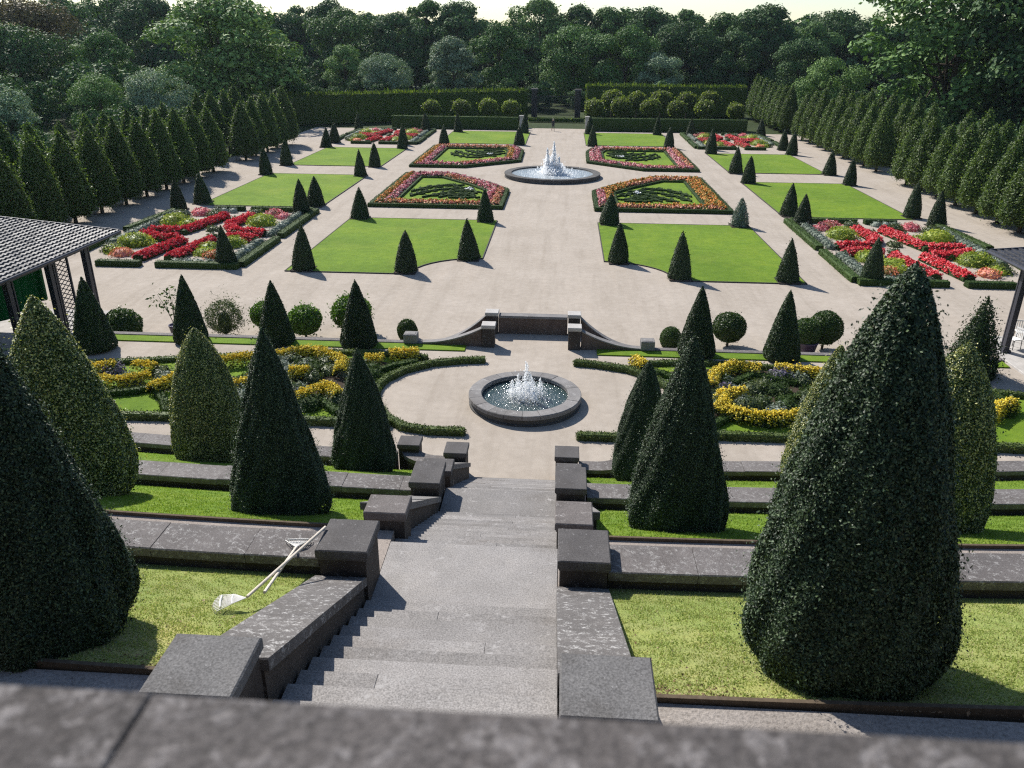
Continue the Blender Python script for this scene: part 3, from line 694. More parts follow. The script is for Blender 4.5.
def fountain(x, y, z, ro, ri, h, wz, jets, label, stone, water, n, r, foam, seed, wall=None):
    rng = np.random.default_rng(seed); t_ = thing('fountain', label, 'fountain', (x, y, z))
    mb = MB(); seg = 20
    for k in range(seg):                                    # rim in curved stones with fine joints
        a0, a1 = 2 * PI * k / seg + .004, 2 * PI * (k + 1) / seg - .004; dz = rng.normal(0, .003); V = []
        A = np.linspace(a0, a1, 5)
        for a in A:
            for rr, zz in ((ri, h - .14), (ro, h - .14), (ro, h - .02 + dz), (ro - .02, h + dz), (ri + .02, h + dz), (ri, h - .02 + dz)): V.append((rr * math.cos(a), rr * math.sin(a), zz))
        F = [(i * 6 + j, i * 6 + (j + 1) % 6, i * 6 + 6 + (j + 1) % 6, i * 6 + 6 + j) for i in range(4) for j in range(6)]
        mb.add(V, [np.array(F), np.array([[0, 1, 2, 3, 4, 5], [24, 25, 26, 27, 28, 29]])])
    mb.build('rim', stone, t_)
    mb = MB(); mb.lathe([(ri + .05, -.2), (ri + .05, h - .142), (ro - .06, h - .142), (ro - .06, .06), (ro - .01, .05), (ro - .01, -.1)], 64); mb.build('basin_wall', wall or M['basin_dark'], t_)
    mb = MB(); V = [(0, 0, wz)]; k = 64
    V += [((ri + .05) * math.cos(2 * PI * i / k), (ri + .05) * math.sin(2 * PI * i / k), wz) for i in range(k)]
    mb.add(V, [np.array([(0, 1 + i, 1 + (i + 1) % k) for i in range(k)])]); mb.build('water', water, t_)
    for jx, jy, jh, js, f in jets:
        P = jet_points(int(n * f), jx, jy, wz, jh, js, rng); V, F = droplets(P, r, rng, 2.2)
        mb = MB(); mb.add(V, [F]); mb.build('water_jet', M['spray'], t_)
    a = rng.random(foam) * 2 * PI; rr = ri * .95 * rng.random(foam) ** 1.25 * rng.uniform(.3, 1, foam)
    P = np.stack([np.cos(a) * rr, np.sin(a) * rr, np.full(foam, wz + .004)], 1); V, F = blobs(P, r * 1.0, rng, .8)
    mb = MB(); mb.add(V, [F]); mb.build('foam', M['spray'], t_)
    return t_
fountain(0, 24.5, 1.2, 1.9, 1.46, .37, .20, [(.02, 0, 1.28, .42, .6), (.16, -.12, .95, .3, .35), (-.42, -.05, .62, .35, .4), (.5, .1, .66, .3, .35), (-.12, -.3, .55, .4, .5), (.22, .3, .6, .35, .4), (-.25, .25, .75, .3, .35), (.3, -.4, .45, .4, .4)],
         'round grey stone fountain near the stair foot, with low splashing jets in dark water', M['basin'], M['water'], 1500, .0105, 2600, 21)
fountain(0, 80.8, 0, 4.75, 4.05, .42, .30, [(.1, 0, 2.95, .50, 1.0), (-.5, -.1, 2.35, .50, .9), (.62, .1, 1.55, .6, .7), (-.1, -.5, 1.1, 1.1, .9), (.2, .4, .9, 1.3, .7)],
         'large round far fountain with tall white jets in the middle of the flower beds', M['basin_dark'], M['water_far'], 2600, .036, 2600, 22)

# ------------------------------------------------------------------ lawns of the parterre
def lawn(pts, z=.05, z0=-.1, name='lawn'):
    mb = MB(); mb.poly(pts, z0, z); o = mb.build(name, M['lawn']); tag(o, kind='structure')
    return o
def edge_strip(pts, label, grp):
    mb = MB(); n = len(pts); a = sum(pts[i][0] * pts[(i + 1) % n][1] - pts[(i + 1) % n][0] * pts[i][1] for i in range(n))
    mb.sweep(pts, [(-.03, -.05), (.03, -.05), (.03, .065), (-.03, .065)], True)
    return tag(mb.build('lawn_edging', M['steel']), label, 'lawn edging', grp)
def mir(pts, s): return [(-x if s > 0 else x, y) for x, y in pts]
arc = [(-3.75 + 3.9 * math.cos(a), 44.15 + 3.9 * math.sin(a)) for a in np.linspace(PI, PI / 2, 10)]
LW = {'near lawn': [(-14.9, 44.15)] + arc + [(-3.75, 59.3), (-14.8, 59.3)],
      'far lawn': [(-15.2, 106.6), (-3.9, 106.6), (-3.9, 121.6), (-15.2, 121.6)],
      'nearer outer lawn': [(-28.1, 62.9), (-18.2, 62.9), (-18.2, 79.4), (-28.1, 79.4)],
      'farther outer lawn': [(-28.1, 85.3), (-18.2, 85.3), (-18.2, 100.5), (-28.1, 100.5)]}
for s, sd in ((-1, 'left'), (1, 'right')):
    for nm, pts in LW.items():
        lawn(mir(pts, s)); edge_strip(mir(pts, s), f'thin dark metal edging round the {nm}, {sd} of the middle path', 'metal lawn edgings')

# ------------------------------------------------------------------ flower beds round the far fountain
def offset(pts, d):
    n = len(pts); a = sum(pts[i][0] * pts[(i + 1) % n][1] - pts[(i + 1) % n][0] * pts[i][1] for i in range(n)); sg = 1 if a > 0 else -1
    out = []
    for i in range(n):
        p0, p1, p2 = np.array(pts[i - 1], float), np.array(pts[i], float), np.array(pts[(i + 1) % n], float)
        d1 = (p1 - p0) / np.linalg.norm(p1 - p0); d2 = (p2 - p1) / np.linalg.norm(p2 - p1)
        n1 = np.array([-d1[1], d1[0]]) * sg; n2 = np.array([-d2[1], d2[0]]) * sg; m_ = n1 + n2; m_ /= (1 + n1 @ n2)
        out.append(tuple(p1 + m_ * d))
    return out

SCROLL = [[(-11.9, 68.2), (-11.2, 70.2), (-9.9, 71.6), (-8.3, 72.6), (-6.9, 72.4)], [(-10.8, 67.7), (-9.6, 69.4), (-8.2, 71.2), (-6.8, 71.4), (-6.4, 70)],
          [(-9.4, 67.8), (-8.6, 69.2), (-7.2, 70.2)], [(-12.2, 70.4), (-11.2, 72.6), (-9.6, 74.0), (-8.2, 73.8)], [(-8.6, 67.8), (-7.2, 67.6), (-6.4, 68.6), (-7.3, 69.3), (-8.2, 68.8)]]
def border_bed(pts, label, cols, scroll, seed, white):
    rng = np.random.default_rng(seed); cx = sum(p[0] for p in pts) / len(pts); cyy = sum(p[1] for p in pts) / len(pts)
    t_ = thing('flower_bed', label, 'flower bed', (cx, cyy, 0), 0, 'flower beds round the far fountain')
    P = [(x - cx, y - cyy) for x, y in pts]
    mb = MB(); mb.poly(P, -.1, .03); mb.build('soil', M['earth'], t_)
    hedge_obj('edging_hedge', offset(P, .2), .36, 0, .30, M['box'], t_, 170, .08, rng, True)
    inner = offset(P, 2.0)
    hedge_obj('inner_hedge', offset(P, 1.92), .26, 0, .24, M['box'], t_, 60, .10, rng, True)
    mb = MB(); mb.poly(offset(P, 2.05), -.05, .06); mb.build('lawn_panel', M['lawn'], t_)
    o1, o2 = offset(P, .75), offset(P, 1.42); n = len(P)
    for i in range(n):
        ca, cb = cols[i % len(cols)]
        for off, c in ((o1, ca), (o2, cb)):
            a, b_ = np.array(off[i]), np.array(off[(i + 1) % n]); L = np.linalg.norm(b_ - a); k = max(2, int(L / 1.2))
            path = [tuple(a + (b_ - a) * j / k) for j in range(k + 1)]
            flower_strip('flower_band', path, .74, .40, int(L * 62), .105, c, t_, rng, .02)
    for sc_ in scroll:
        q = [(x - cx, y - cyy) for x, y in sc_]; hedge_obj('scroll_hedge', q, .17, .05, .22, M['box'], t_, 220, .07, rng)
        P_ = np.array(q); d = np.linalg.norm(np.diff(P_, axis=0), axis=1); c_ = np.concatenate([[0], np.cumsum(d)]); k = int(c_[-1] / .5)
        for j in range(1, k + 1):                      # leaf shaped side curls
            f_ = c_[-1] * j / (k + .6); x = np.interp(f_, c_, P_[:, 0]); y = np.interp(f_, c_, P_[:, 1]); i_ = min(len(d) - 1, int(np.searchsorted(c_, f_)) - 1)
            t2 = (P_[i_ + 1] - P_[i_]) / d[i_]; n2 = np.array([-t2[1], t2[0]]) * (1 if j % 2 else -1); L2 = rng.uniform(.45, .8)
            hedge_obj('scroll_hedge', [(x, y), tuple(np.array([x, y]) + t2 * .3 * L2 + n2 * .6 * L2), tuple(np.array([x, y]) + t2 * .9 * L2 + n2 * .75 * L2)], .13, .05, .20, M['box'], t_, 220, .07, rng)
    Pp = np.array([[white[0] - cx, white[1] - cyy, .28]]) + rng.normal(0, 1, (24, 3)) * np.array([.2, .25, .03]); V, F = blobs(Pp, .08, rng)
    mb = MB(); mb.add(V, [F]); mb.build('white_flowers', M['white_paint'], t_)
BF = [(-14.6, 63.6), (-3.65, 63.6), (-3.65, 71.8), (-5.6, 75.1), (-9.6, 80.2), (-14.6, 80.2)]
BB = [(-15.2, 85.3), (-9.3, 85.3), (-3.6, 90.4), (-3.7, 99.0), (-4.6, 102.6), (-15.2, 102.6)]
def scr_back(): return [[(x, 166.2 - y + .6) for x, y in s_] for s_ in SCROLL]
po, pk, om = 'pinkorange', 'pink_mix', 'orange_mix'
border_bed(BF, 'near left bed at the far fountain, pink and orange border around scrolled hedges', [(po, om), (po, pk), (pk, pk), (pk, po), (pk, pk), (om, pk)], SCROLL, 31, (-7.3, 71.6))
border_bed(mir(BF, 1), 'near right bed at the far fountain, the most orange one, with a pink front corner', [(po, om), (pk, om), (om, om), (om, po), (om, po), (om, om)], [mir(s_, 1) for s_ in SCROLL], 32, (7.6, 71.2))
border_bed(BB, 'far left bed behind the far fountain, pink front and orange left side', [(pk, pk), (pk, po), (pk, om), (pk, om), (po, po), (om, pk)], scr_back(), 33, (-7.6, 95.3))
border_bed(mir(BB, 1), 'far right bed behind the far fountain, mostly pink border', [(pk, po), (pk, pk), (pk, pk), (pk, pk), (pk, po), (po, pk)], [mir(s_, 1) for s_ in scr_back()], 34, (7.6, 95.0))

# ------------------------------------------------------------------ ornamental beds with red bands
RED = [[(-27.3, 53.0), (-24.9, 52.9), (-24.6, 54.4), (-24.0, 58.2)], [(-27.25, 51.9), (-25.5, 50.8), (-24.4, 50.9)], [(-24.4, 45.6), (-23.8, 50.4)],
       [(-22.5, 45.6), (-21.9, 50.6)], [(-22.1, 58.4), (-22.5, 55.0), (-21.3, 53.1), (-19.1, 52.8)], [(-21.6, 51.2), (-20.3, 51.5), (-19.1, 51.0)]]
CLUMP = [('lime', -27.0, 56.2, 1.25), ('lime', -26.6, 49.6, 1.35), ('lime', -20.6, 56.4, 1.3), ('lime', -20.3, 49.9, 1.1), ('lime', -25.6, 55.4, .9), ('lime', -26.9, 47.6, .8), ('pinkorange', -26.1, 46.9, .8), ('pinkorange', -20.3, 46.9, .75), ('lime', -21.1, 47.5, .8),
         ('pink_mix', -26.4, 59.3, .9), ('pink_mix', -20.7, 59.3, .95), ('pink_mix', -19.8, 58.7, .7), ('olive', -27.6, 58.4, .9), ('olive', -25.0, 58.6, .9), ('olive', -22.9, 57.4, .55), ('olive', -23.3, 54.0, .6), ('olive', -22.4, 60.0, .7), ('olive', -27.2, 47.9, .9), ('olive', -22.6, 52.2, .5), ('lime', -21.3, 48.6, .9)]
def mound(r, h, n, L, rng):
    def f(t):
        t = np.asarray(t, float); return r * np.sqrt(np.maximum(1e-5, 1 - t ** 2)), h * t
    P, Nn = revolve_points(f, n, rng, .16, rng.integers(9)); P += rng.normal(0, .05, P.shape)
    V, F = leaf_quads(P, Nn, L * rng.uniform(.6, 1.4, n), .5, rng, .8, .15, .5); cv, cf = revolve_core(f, .85, 12, 6)
    mb = MB(); mb.add(V, [F]); mb.add(cv, [cf]); return mb
def ornament(s, oy, label, seed, dens=1.0):
    rng = np.random.default_rng(seed); cx = 23.2 * s
    t_ = thing('ornamental_bed', label, 'flower bed', (cx, 52.5 + oy, 0), 0, 'ornamental beds with red bands')
    def X(p): return [((-x if s > 0 else x) - cx, y - 52.5) for x, y in p]
    for path in RED:
        q = X(path); L = sum(math.dist(q[i], q[i + 1]) for i in range(len(q) - 1))
        flower_strip('red_flower_band', q, .86, .44, int(L * 230 * dens), .075, 'red', t_, rng, 0.0, .06)
    for path in ([(-26.3, 44.45), (-23.7, 44.45)], [(-22.7, 44.45), (-17.8, 44.45)], [(-17.8, 44.8), (-17.85, 51.4)], [(-17.9, 52.3), (-18.0, 61)], [(-26, 61.1), (-23.7, 61.1)], [(-23.1, 61.1), (-18.3, 61.1)], [(-28.9, 47.5), (-29.1, 52.0)], [(-29.1, 53.2), (-28.7, 60.2)]):
        hedge_obj('edging_hedge', X(path), .55, 0, .34, M['box'], t_, 190 * dens, .085, rng)
    for path in ([(-18.75, 45.4), (-18.8, 51.0)], [(-18.85, 52.6), (-18.9, 59.6)], [(-28.2, 49.5), (-28.3, 59.4)], [(-26, 60.3), (-24, 60.3)], [(-22.2, 45.15), (-18.8, 45.15)]):
        q = X(path); L = math.dist(q[0], q[1]); k = int(L / .62); V0 = MB()
        for j in range(k):
            f_ = (j + .5) / k; mm = mound(.42 * rng.uniform(.8, 1.15), .38, int(70 * dens), .15, rng)
            V, P_ = mm.arrays(); V0.add(V + np.array([q[0][0] + (q[1][0] - q[0][0]) * f_, q[0][1] + (q[1][1] - q[0][1]) * f_, 0]), P_)
        V0.build('silver_planting', M['silver'], t_)
    for c, x, y, r in CLUMP:
        mm = mound(r * .95, r * .55, int(420 * r * r * dens), .17, rng); V, P_ = mm.arrays(); (px, py), = X([(x, y)])
        b_ = MB(); b_.add(V * np.array([.88, .88, 1]) + np.array([px, py, 0]), P_); b_.build('bedding_clump', M[c], t_)
ornament(-1, 0, 'near left ornamental bed of crossing red bands beside the tiled pavilion', 41)
ornament(1, 0, 'near right ornamental bed of crossing red bands behind the big dark cone', 42)
ornament(-1, 60.4, 'far left ornamental bed of red bands below the tall hedge', 43, .5)
ornament(1, 60.4, 'far right ornamental bed of red bands before the right tree row', 44, .5)

# ------------------------------------------------------------------ scroll beds on the fountain terrace
TZ = 1.2
RING = [(-1.75, 21.95), (-2.9, 21.95), (-3.7, 22.15), (-4.3, 22.7), (-4.8, 23.5), (-5.15, 24.4), (-5.2, 25.2), (-5.05, 25.9), (-4.55, 26.75), (-3.65, 27.5), (-2.45, 27.9), (-1.7, 28.0)]
BACK = [(-3.9, 28.0), (-6, 28.35), (-8.5, 28.2), (-11, 27.6), (-14.5, 26.8), (-17.6, 26.1)]
FRONT = [(-4.2, 22.3), (-9, 22.3), (-13, 22.2), (-17.6, 22.1)]
YL = [[(-16.6, 25.2), (-15.9, 25.4), (-14.9, 25.75)], [(-14.3, 25.9), (-13.4, 25.7)], [(-15.3, 24.6), (-14.1, 24.3), (-13.2, 24.95)], [(-12.7, 23.9), (-12.3, 24.8), (-12.0, 25.5)], [(-11.6, 26.4), (-10.6, 26.9), (-9.5, 27.2), (-8.9, 27.7), (-8.1, 27.85), (-6.9, 27.0), (-6.7, 25.9)],
      [(-6.1, 27.2), (-5.4, 27.2)], [(-5.3, 27.75), (-4.2, 28.0)], [(-8.5, 25.7), (-7.8, 25.9)], [(-7.6, 23.45), (-6.8, 24.6), (-6.2, 23.9)], [(-10.4, 24.0), (-9.4, 24.8), (-8.8, 24.2)]]
YR = [[(6.4, 25.7), (6.7, 26.8), (7.6, 27.75), (8.5, 27.4)], [(9.0, 27.5), (9.5, 27.4), (10.4, 27.25), (11.6, 26.9)], [(6.2, 23.6), (6.7, 24.45), (6.55, 24.9), (7.5, 25.3)], [(6.6, 23.8), (7.1, 23.4), (7.7, 23.25), (8.5, 23.35), (9.4, 23.8)], [(15.0, 24.0), (15.6, 24.7), (16.3, 25.1)], [(3.9, 28.0), (4.3, 27.4)], [(11.8, 24.0), (12.6, 25.0), (13.6, 25.3)]]
HL = [[(-14.6, 23.6), (-13.4, 24.0), (-12.8, 24.4), (-11.9, 23.2), (-11.5, 22.5)], [(-7.9, 23.1), (-6.9, 23.9), (-6.0, 22.9)], [(-9.6, 26.6), (-8.2, 27.3), (-7.3, 26.4)], [(-5.6, 26.4), (-5.0, 27.0), (-4.2, 27.5)], [(-11, 24.6), (-9.8, 25.6), (-8.6, 25.1)]]
def scroll_bed(s, ylist, label, seed):
    rng = np.random.default_rng(seed); t_ = thing('scroll_bed', label, 'flower bed', (s * 9, 25, TZ), 0, 'scroll beds on the fountain terrace')
    def X(p, m_=True): return [((-x if (s > 0 and m_) else x) - s * 9, y - 25) for x, y in p]
    hedge_obj('ring_hedge', X(RING), .27, 0, .21, M['box_light'], t_, 1400, .06, rng)
    hedge_obj('back_hedge', X(BACK), .26, 0, .21, M['box_light'], t_, 900, .07, rng)
    hedge_obj('front_hedge', X(FRONT), .27, 0, .23, M['box_light'], t_, 900, .07, rng)
    for h in HL: hedge_obj('scroll_hedge', X(h), .26, 0, .24, M['box'], t_, 900, .07, rng)
    pl = RING[3:10] + BACK[1:] + [(-17.6, 22.3), (-4.3, 22.4)]
    mb = MB(); mb.poly(X(pl), -.05, .05); mb.build('lawn_panel', M['lawn'], t_)
    soilp = [(-5.5, 23.4), (-5.9, 26.2), (-4.9, 27.4), (-6.5, 27.9), (-9, 27.9), (-10.4, 26.9), (-9.7, 24.3), (-7.9, 23.2), (-6.8, 23.9)]
    mb = MB(); mb.poly(X(soilp), -.05, .06); mb.build('soil', M['earth'], t_)
    for y in ylist:
        q = X(y, False); L = sum(math.dist(q[i], q[i + 1]) for i in range(len(q) - 1))
        P = pts_along(q, .62, int(L * 190), rng, .40, .06); V, F = leaf_quads(P, np.tile([0, 0, 1.0], (len(P), 1)), .13, .5, rng, .8)
        b_ = MB(); b_.add(V, [F]); b_.build('foliage_band', M['olive'], t_)
        P = pts_along(q, .56, int(L * 620), rng, .48, .05); V, F = blobs(P, .038, rng, .5)
        b_ = MB(); b_.add(V, [F]); b_.build('yellow_flower_band', M['yellow'], t_)
    for i in range(64):
        x = -rng.uniform(5.6, 10.4) if i < 48 else -rng.uniform(11, 16.5); y = rng.uniform(23.4, 27.4) if i < 48 else rng.uniform(24.6, 26.0); c = rng.choice(['silver', 'olive', 'purple', 'olive', 'olive', 'silver', 'box', 'box'])
        r = rng.uniform(.25, .5); mm = mound(r, r * .9, int(900 * r), .10, rng); V, P_ = mm.arrays(); (px, py), = X([(x, y)])
        b_ = MB(); b_.add(V + np.array([px, py, 0]), P_); b_.build('bedding_clump', M[c], t_)
scroll_bed(-1, YL, 'left scroll bed beside the near fountain, yellow ribbons in lawn and low hedges', 51)
scroll_bed(1, YR, 'right scroll bed beside the near fountain, yellow ribbons around purple and silver plants', 52)

# ------------------------------------------------------------------ clipped cones
T_NEAR = trunk_mesh('trunk', .5, .08, M['bark'])
near = [crown_mesh(f'cone_crown_{i}', cone_prof(.88, 3.5, p, .05, tk, .16, e_), 210000, .029, .55, 60 + i, M['laurel'], .085, .65, .90, .04, .05, .35) for i, (p, tk, e_) in enumerate(((1.40, .66, .74), (1.18, .8, .88), (1.28, .72, .84)))]
vari = [crown_mesh(f'variegated_crown_{i}', cone_prof(.97, 3.68, (1.75, 2.7)[i], .05, .80, .16), 110000, .042, .6, 70 + i, M['variegated'], .045, .75, .90, .05, .02, .45) for i in range(2)]
GC = 'clipped cones on the terraces'
for x, y, z, k, rz, s, sz, lab in (
        (3.70, 5.95, 7.18, 0, .4, 1.03, 1.09, 'huge dark glossy cone on the dry grass right of the stair head'),
        (-3.78, 5.74, 7.22, 1, 2.0, .98, 1.0, 'huge dark cone cut by the left edge, on the dry grass'),
        (-3.5, 11.2, 5.1, 1, 3.1, .96, .95, 'dark cone on the middle grass slope, left of the stair'),
        (3.06, 11.24, 5.04, 2, 1.1, .95, .99, 'dark cone on the middle grass slope, right of the stair'),
        (-3.8, 17.67, 2.26, 2, 5.0, .97, .96, 'dark cone on the lowest grass slope, left of the stair foot'),
        (3.25, 17.89, 2.15, 0, 2.7, .88, .94, 'dark cone on the lowest grass slope, partly behind the other right cone')):
    plant('clipped_cone', lab, 'topiary', (x, y + CURV * x * x, z), near[k], T_NEAR, GC, rz, s, sz)
for x, y, z, k, rz, s, sz, lab in (
        (-7.75, 12.0, 4.66, 0, .6, 1.12, 1.05, 'broad yellowish variegated bush on the middle slope behind the left edge cone'),
        (7.42, 11.8, 4.75, 1, 1.9, .88, .95, 'slender variegated bush on the middle slope, far right behind the huge cone'),
        (-7.8, 17.5, 2.3, 1, 4.2, .93, 1.01, 'rounded variegated bush on the lowest slope before the left scroll bed'),
        (7.65, 17.6, 2.25, 0, 2.2, .95, 1.03, 'variegated bush on the lowest slope, half hidden by the huge right cone')):
    plant('variegated_bush', lab, 'topiary', (x, y + CURV * x * x, z), vari[k], T_NEAR, 'variegated bushes on the terraces', rz, s, sz)

mid = [crown_mesh(f'edge_cone_crown_{i}', cone_prof(.80, 2.75, 1.15, .04, .85, .08), 22000, .07, .5, 80 + i, M['yew'], .04, .7, .9, .04, .01, .4) for i in range(2)]
for x, y, k, rz, s, sz, lab in ((-6.86, 29.38, 0, .3, .94, .98, 'dark cone on the terrace edge, nearest the small double stair on its left'), (-10.2, 29.38, 1, 1.3, .9, .94, 'dark cone on the left terrace edge between two leafy shrubs'), (-13.7, 29.3, 0, 2.6, .86, 1.0, 'dark cone on the left terrace edge beside the bare potted plant'), (-17.0, 28.1, 1, 4.0, 1.0, 1.06, 'dark cone in front of the left pavilion posts'),
                                (6.45, 29.4, 1, .9, .93, 1.02, 'dark cone on the right terrace edge beside a round stemmed tree'), (9.7, 29.32, 0, 5.1, .9, 1.0, 'dark cone on the right terrace edge beside two round shrubs')):
    plant('terrace_edge_cone', lab, 'topiary', (x, y, 1.24), mid[k], None, 'cones along the terrace edge', rz, s, sz)
loose = crown_mesh('loose_cone_crown', cone_prof(.95, 3.0, 1.0, .04, .8, .12), 9000, .10, .45, 88, M['yew'], .12, .9, .75, .12, .25)
plant('loose_cone', 'loose unclipped grey green conifer on the right terrace edge near the pavilion', 'conifer', (16.4, 28.4, 1.2), loose, T_NEAR)

far = [crown_mesh(f'lawn_cone_crown_{i}', cone_prof(.68, 2.5, 1.2 + .14 * i, .03, .9, .06), 11000, .075, .55, 90 + i, M['yew'], .06, .55, .9, .045, .05, .2) for i in range(4)]
pale = crown_mesh('pale_cone_crown', cone_prof(.60, 2.1, 1.5, .03, .8, .1), 2600, .12, .5, 96, M['silver'], .08, .8, .7, .09, .1)
edge_m = MB()
for a in (0, 1, 2, 3):
    c_, s_ = math.cos(a * PI / 2), math.sin(a * PI / 2)
    V = [(-.62, -.65, -.05), (.62, -.65, -.05), (.62, -.62, -.05), (-.62, -.62, -.05), (-.62, -.65, .07), (.62, -.65, .07), (.62, -.62, .07), (-.62, -.62, .07)]
    edge_m.add([(x * c_ - y * s_, x * s_ + y * c_, z) for x, y, z in V], [np.array([(4, 5, 6, 7), (0, 1, 5, 4), (2, 3, 7, 6)])])
edge_me = np_mesh('plant_edging', *edge_m.arrays()); edge_me.materials.append(M['steel'])
soil_m = MB(); soil_m.box(-.60, .60, -.60, .60, -.05, .052); soil_me = np_mesh('soil', *soil_m.arrays()); soil_me.materials.append(M['earth'])
CN = [(4.6, 48.0, 'on the curved inner corner of the near {} lawn'), (7.9, 44.7, 'on the front edge of the near {} lawn'), (13.95, 44.65, 'at the outer front corner of the near {} lawn'), (4.6, 59.0, 'at the inner far corner of the near {} lawn'), (14.1, 59.2, 'at the outer far corner of the near {} lawn'),
      (18.7, 45.0, 'at the inner front corner of the near {} ornamental bed'), (19.0, 60.5, 'at the inner far corner of the near {} ornamental bed'), (28.8, 60.7, 'at the outer far corner of the near {} ornamental bed'),
      (18.8, 63.7, 'at the inner front corner of the nearer outer {} lawn'), (28.2, 63.8, 'at the outer front corner of the nearer outer {} lawn'), (18.8, 78.9, 'at the inner far corner of the nearer outer {} lawn'), (28.3, 78.9, 'at the outer far corner of the nearer outer {} lawn'),
      (18.8, 85.2, 'at the inner front corner of the farther outer {} lawn'), (28.3, 85.3, 'at the outer front corner of the farther outer {} lawn'), (18.8, 100.5, 'at the inner far corner of the farther outer {} lawn'), (28.4, 100.7, 'at the outer far corner of the farther outer {} lawn'),
      (19.4, 104.2, 'at the inner front corner of the far {} ornamental bed'), (28.5, 105.2, 'at the outer front corner of the far {} ornamental bed'), (19.3, 121.2, 'at the inner far corner of the far {} ornamental bed'), (29.4, 121.8, 'at the outer far corner of the far {} ornamental bed'),
      (14.3, 105.4, 'at the outer front corner of the far {} lawn'), (14.4, 120.4, 'at the outer far corner of the far {} lawn'), (4.7, 106.2, 'at the inner front corner of the far {} lawn'), (4.7, 120.3, 'at the inner far corner of the far {} lawn')]
i = 0; rng = np.random.default_rng(77)
for s, sd in ((-1, 'left'), (1, 'right')):
    for x, y, d in CN:
        lab = 'small dark clipped cone ' + d.format(sd); me = far[(i * 3 + i // 4) % 4]; nm = 'lawn_cone'
        if s > 0 and (x, y) == (14.1, 59.2): lab = 'pale thin grey green cone at the outer far corner of the near right lawn'; me = pale; nm = 'pale_cone'
        t_ = plant(nm, lab, 'topiary', (s * x, y, .02), me, None, 'small clipped cones of the parterre', 0, rng.uniform(.90, 1.07), rng.uniform(.90, 1.10))
        t_.rotation_euler = (rng.normal(0, .018), rng.normal(0, .018), 0)
        link('plant_edging', edge_me, t_); link('soil', soil_me, t_)
        i += 1
# every cone keeps its own turn: spin the crowns only
for o in COL.objects:
    if o.name.startswith('crown') and o.parent and o.parent.name.startswith('lawn_cone'): o.rotation_euler[2] = rng.uniform(0, 6.28)

# ------------------------------------------------------------------ clipped tree rows
def bullet(r, h, z0=.75):
    def f(t):
        t = np.asarray(t, float); R = r * np.maximum(0, 1 - t ** 1.75) ** .95; s = np.clip(t / .14, 0, 1)
        return R * (.55 + .45 * np.sqrt(1 - (1 - s) ** 2)) * np.where(t <= 0, .001, 1), z0 + (h - z0) * t
    return f
rowm = [crown_mesh(f'row_tree_crown_{i}', bullet(1.52, 6.8), 14000, .18, .5, 100 + i, M['hornbeam'], .08, .8, .84, .15, .20, .35) for i in range(4)]
T_ROW = trunk_mesh('trunk', 1.4, .13, M['bark'])
rng = np.random.default_rng(78); i = 0
G_ = 'tall clipped cone trees in rows'
def row(x, y0, n, dy, hs, lab):
    global i
    for k in range(n):
        plant('row_tree', lab.format(ORD[k]), 'tree', (x + rng.normal(0, .08), y0 + dy * k + rng.normal(0, .1), 0), rowm[i % 4], T_ROW, G_, rng.uniform(0, 6.28), rng.uniform(.88, 1.06), hs * rng.uniform(.92, 1.07)); i += 1
for s, sd in ((-1, 'left'), (1, 'right')):
    row(s * 34, 79.9, 11, -3.5, .95, sd + ' front row clipped tree, {} on the near side of the gap')
    row(s * 38.6, 80.4, 11, -3.5, 1.02, sd + ' rear row clipped tree, {} on the near side of the gap')
    row(s * 34, 88.3, 9 if s > 0 else 5, 3.6, 1.0, sd + ' front row clipped tree, {} on the far side of the gap')
    row(s * 38.6, 88.3, 9 if s > 0 else 4, 3.6, 1.03, sd + ' rear row clipped tree, {} on the far side of the gap')
row(34, 125.8, 8, 3.3, 1.05, 'tall clipped tree at the far end of the right row, {} past the second gap')

# ------------------------------------------------------------------ hedges, standards and gate at the far end
rng = np.random.default_rng(79)
def hedge_thing(path, wd, h, label, mat, dens, L, wob, name='hedge'):
    t_ = thing(name, label, 'hedge', (path[0][0], path[0][1], 0)); q = [(x - path[0][0], y - path[0][1]) for x, y in path]
    hedge_obj('foliage', q, wd, 0, h, mat, t_, dens, L, rng, False, .9, wob)
hedge_thing([(-42, 127.5), (-30, 134.2), (-18, 141.2), (-6, 148)], 2.2, 4.3, 'tall green hedge running from the left tree row to the gate', M['hedge_far'], 34, .28, .24)
hedge_thing([(4.9, 152), (18, 152.5), (33, 153)], 2.2, 5.0, 'tall dark hedge right of the gate behind the pale round trees', M['hedge_far'], 34, .28, .24)
hedge_thing([(-25, 125.4), (-5.9, 125.4)], 1.3, 1.75, 'long low dark hedge left of the middle path, before the tall hedge', M['box'], 30, .2, .02, 'low_hedge')
hedge_thing([(5.0, 125.4), (28, 125.6)], 1.3, 1.8, 'long low dark hedge right of the middle path, before pale round trees', M['box'], 30, .2, .02, 'low_hedge')
hedge_thing([(-4.9, 138.5), (4.2, 138.5)], .9, .55, 'short low green hedge across the path before the gate', M['hedge_far'], 40, .2, .03, 'low_hedge')
for x, sd in ((-5.4, 'left'), (4.45, 'right')):
    mb = MB(); mb.box(-.28, .28, -.28, .28, -.2, 1.9, .02); mb.box(-.34, .34, -.34, .34, 1.9, 2.04, .02)
    o = mb.build('stone_post', M['paleblock']); o.location = (x, 125.2, 0); tag(o, f'pale stone post at the end of the low far hedge, {sd} of the path', 'stone post', 'stone posts at the path end')
T_STD = trunk_mesh('trunk', 2.2, .09, M['bark'])
std = [crown_mesh(f'standard_crown_{i}', ball_prof(1.4, 2.9, .82), 1500, .34, .55, 120 + i, M['standard'], .09, .8, .82, .16, .1) for i in range(3)]
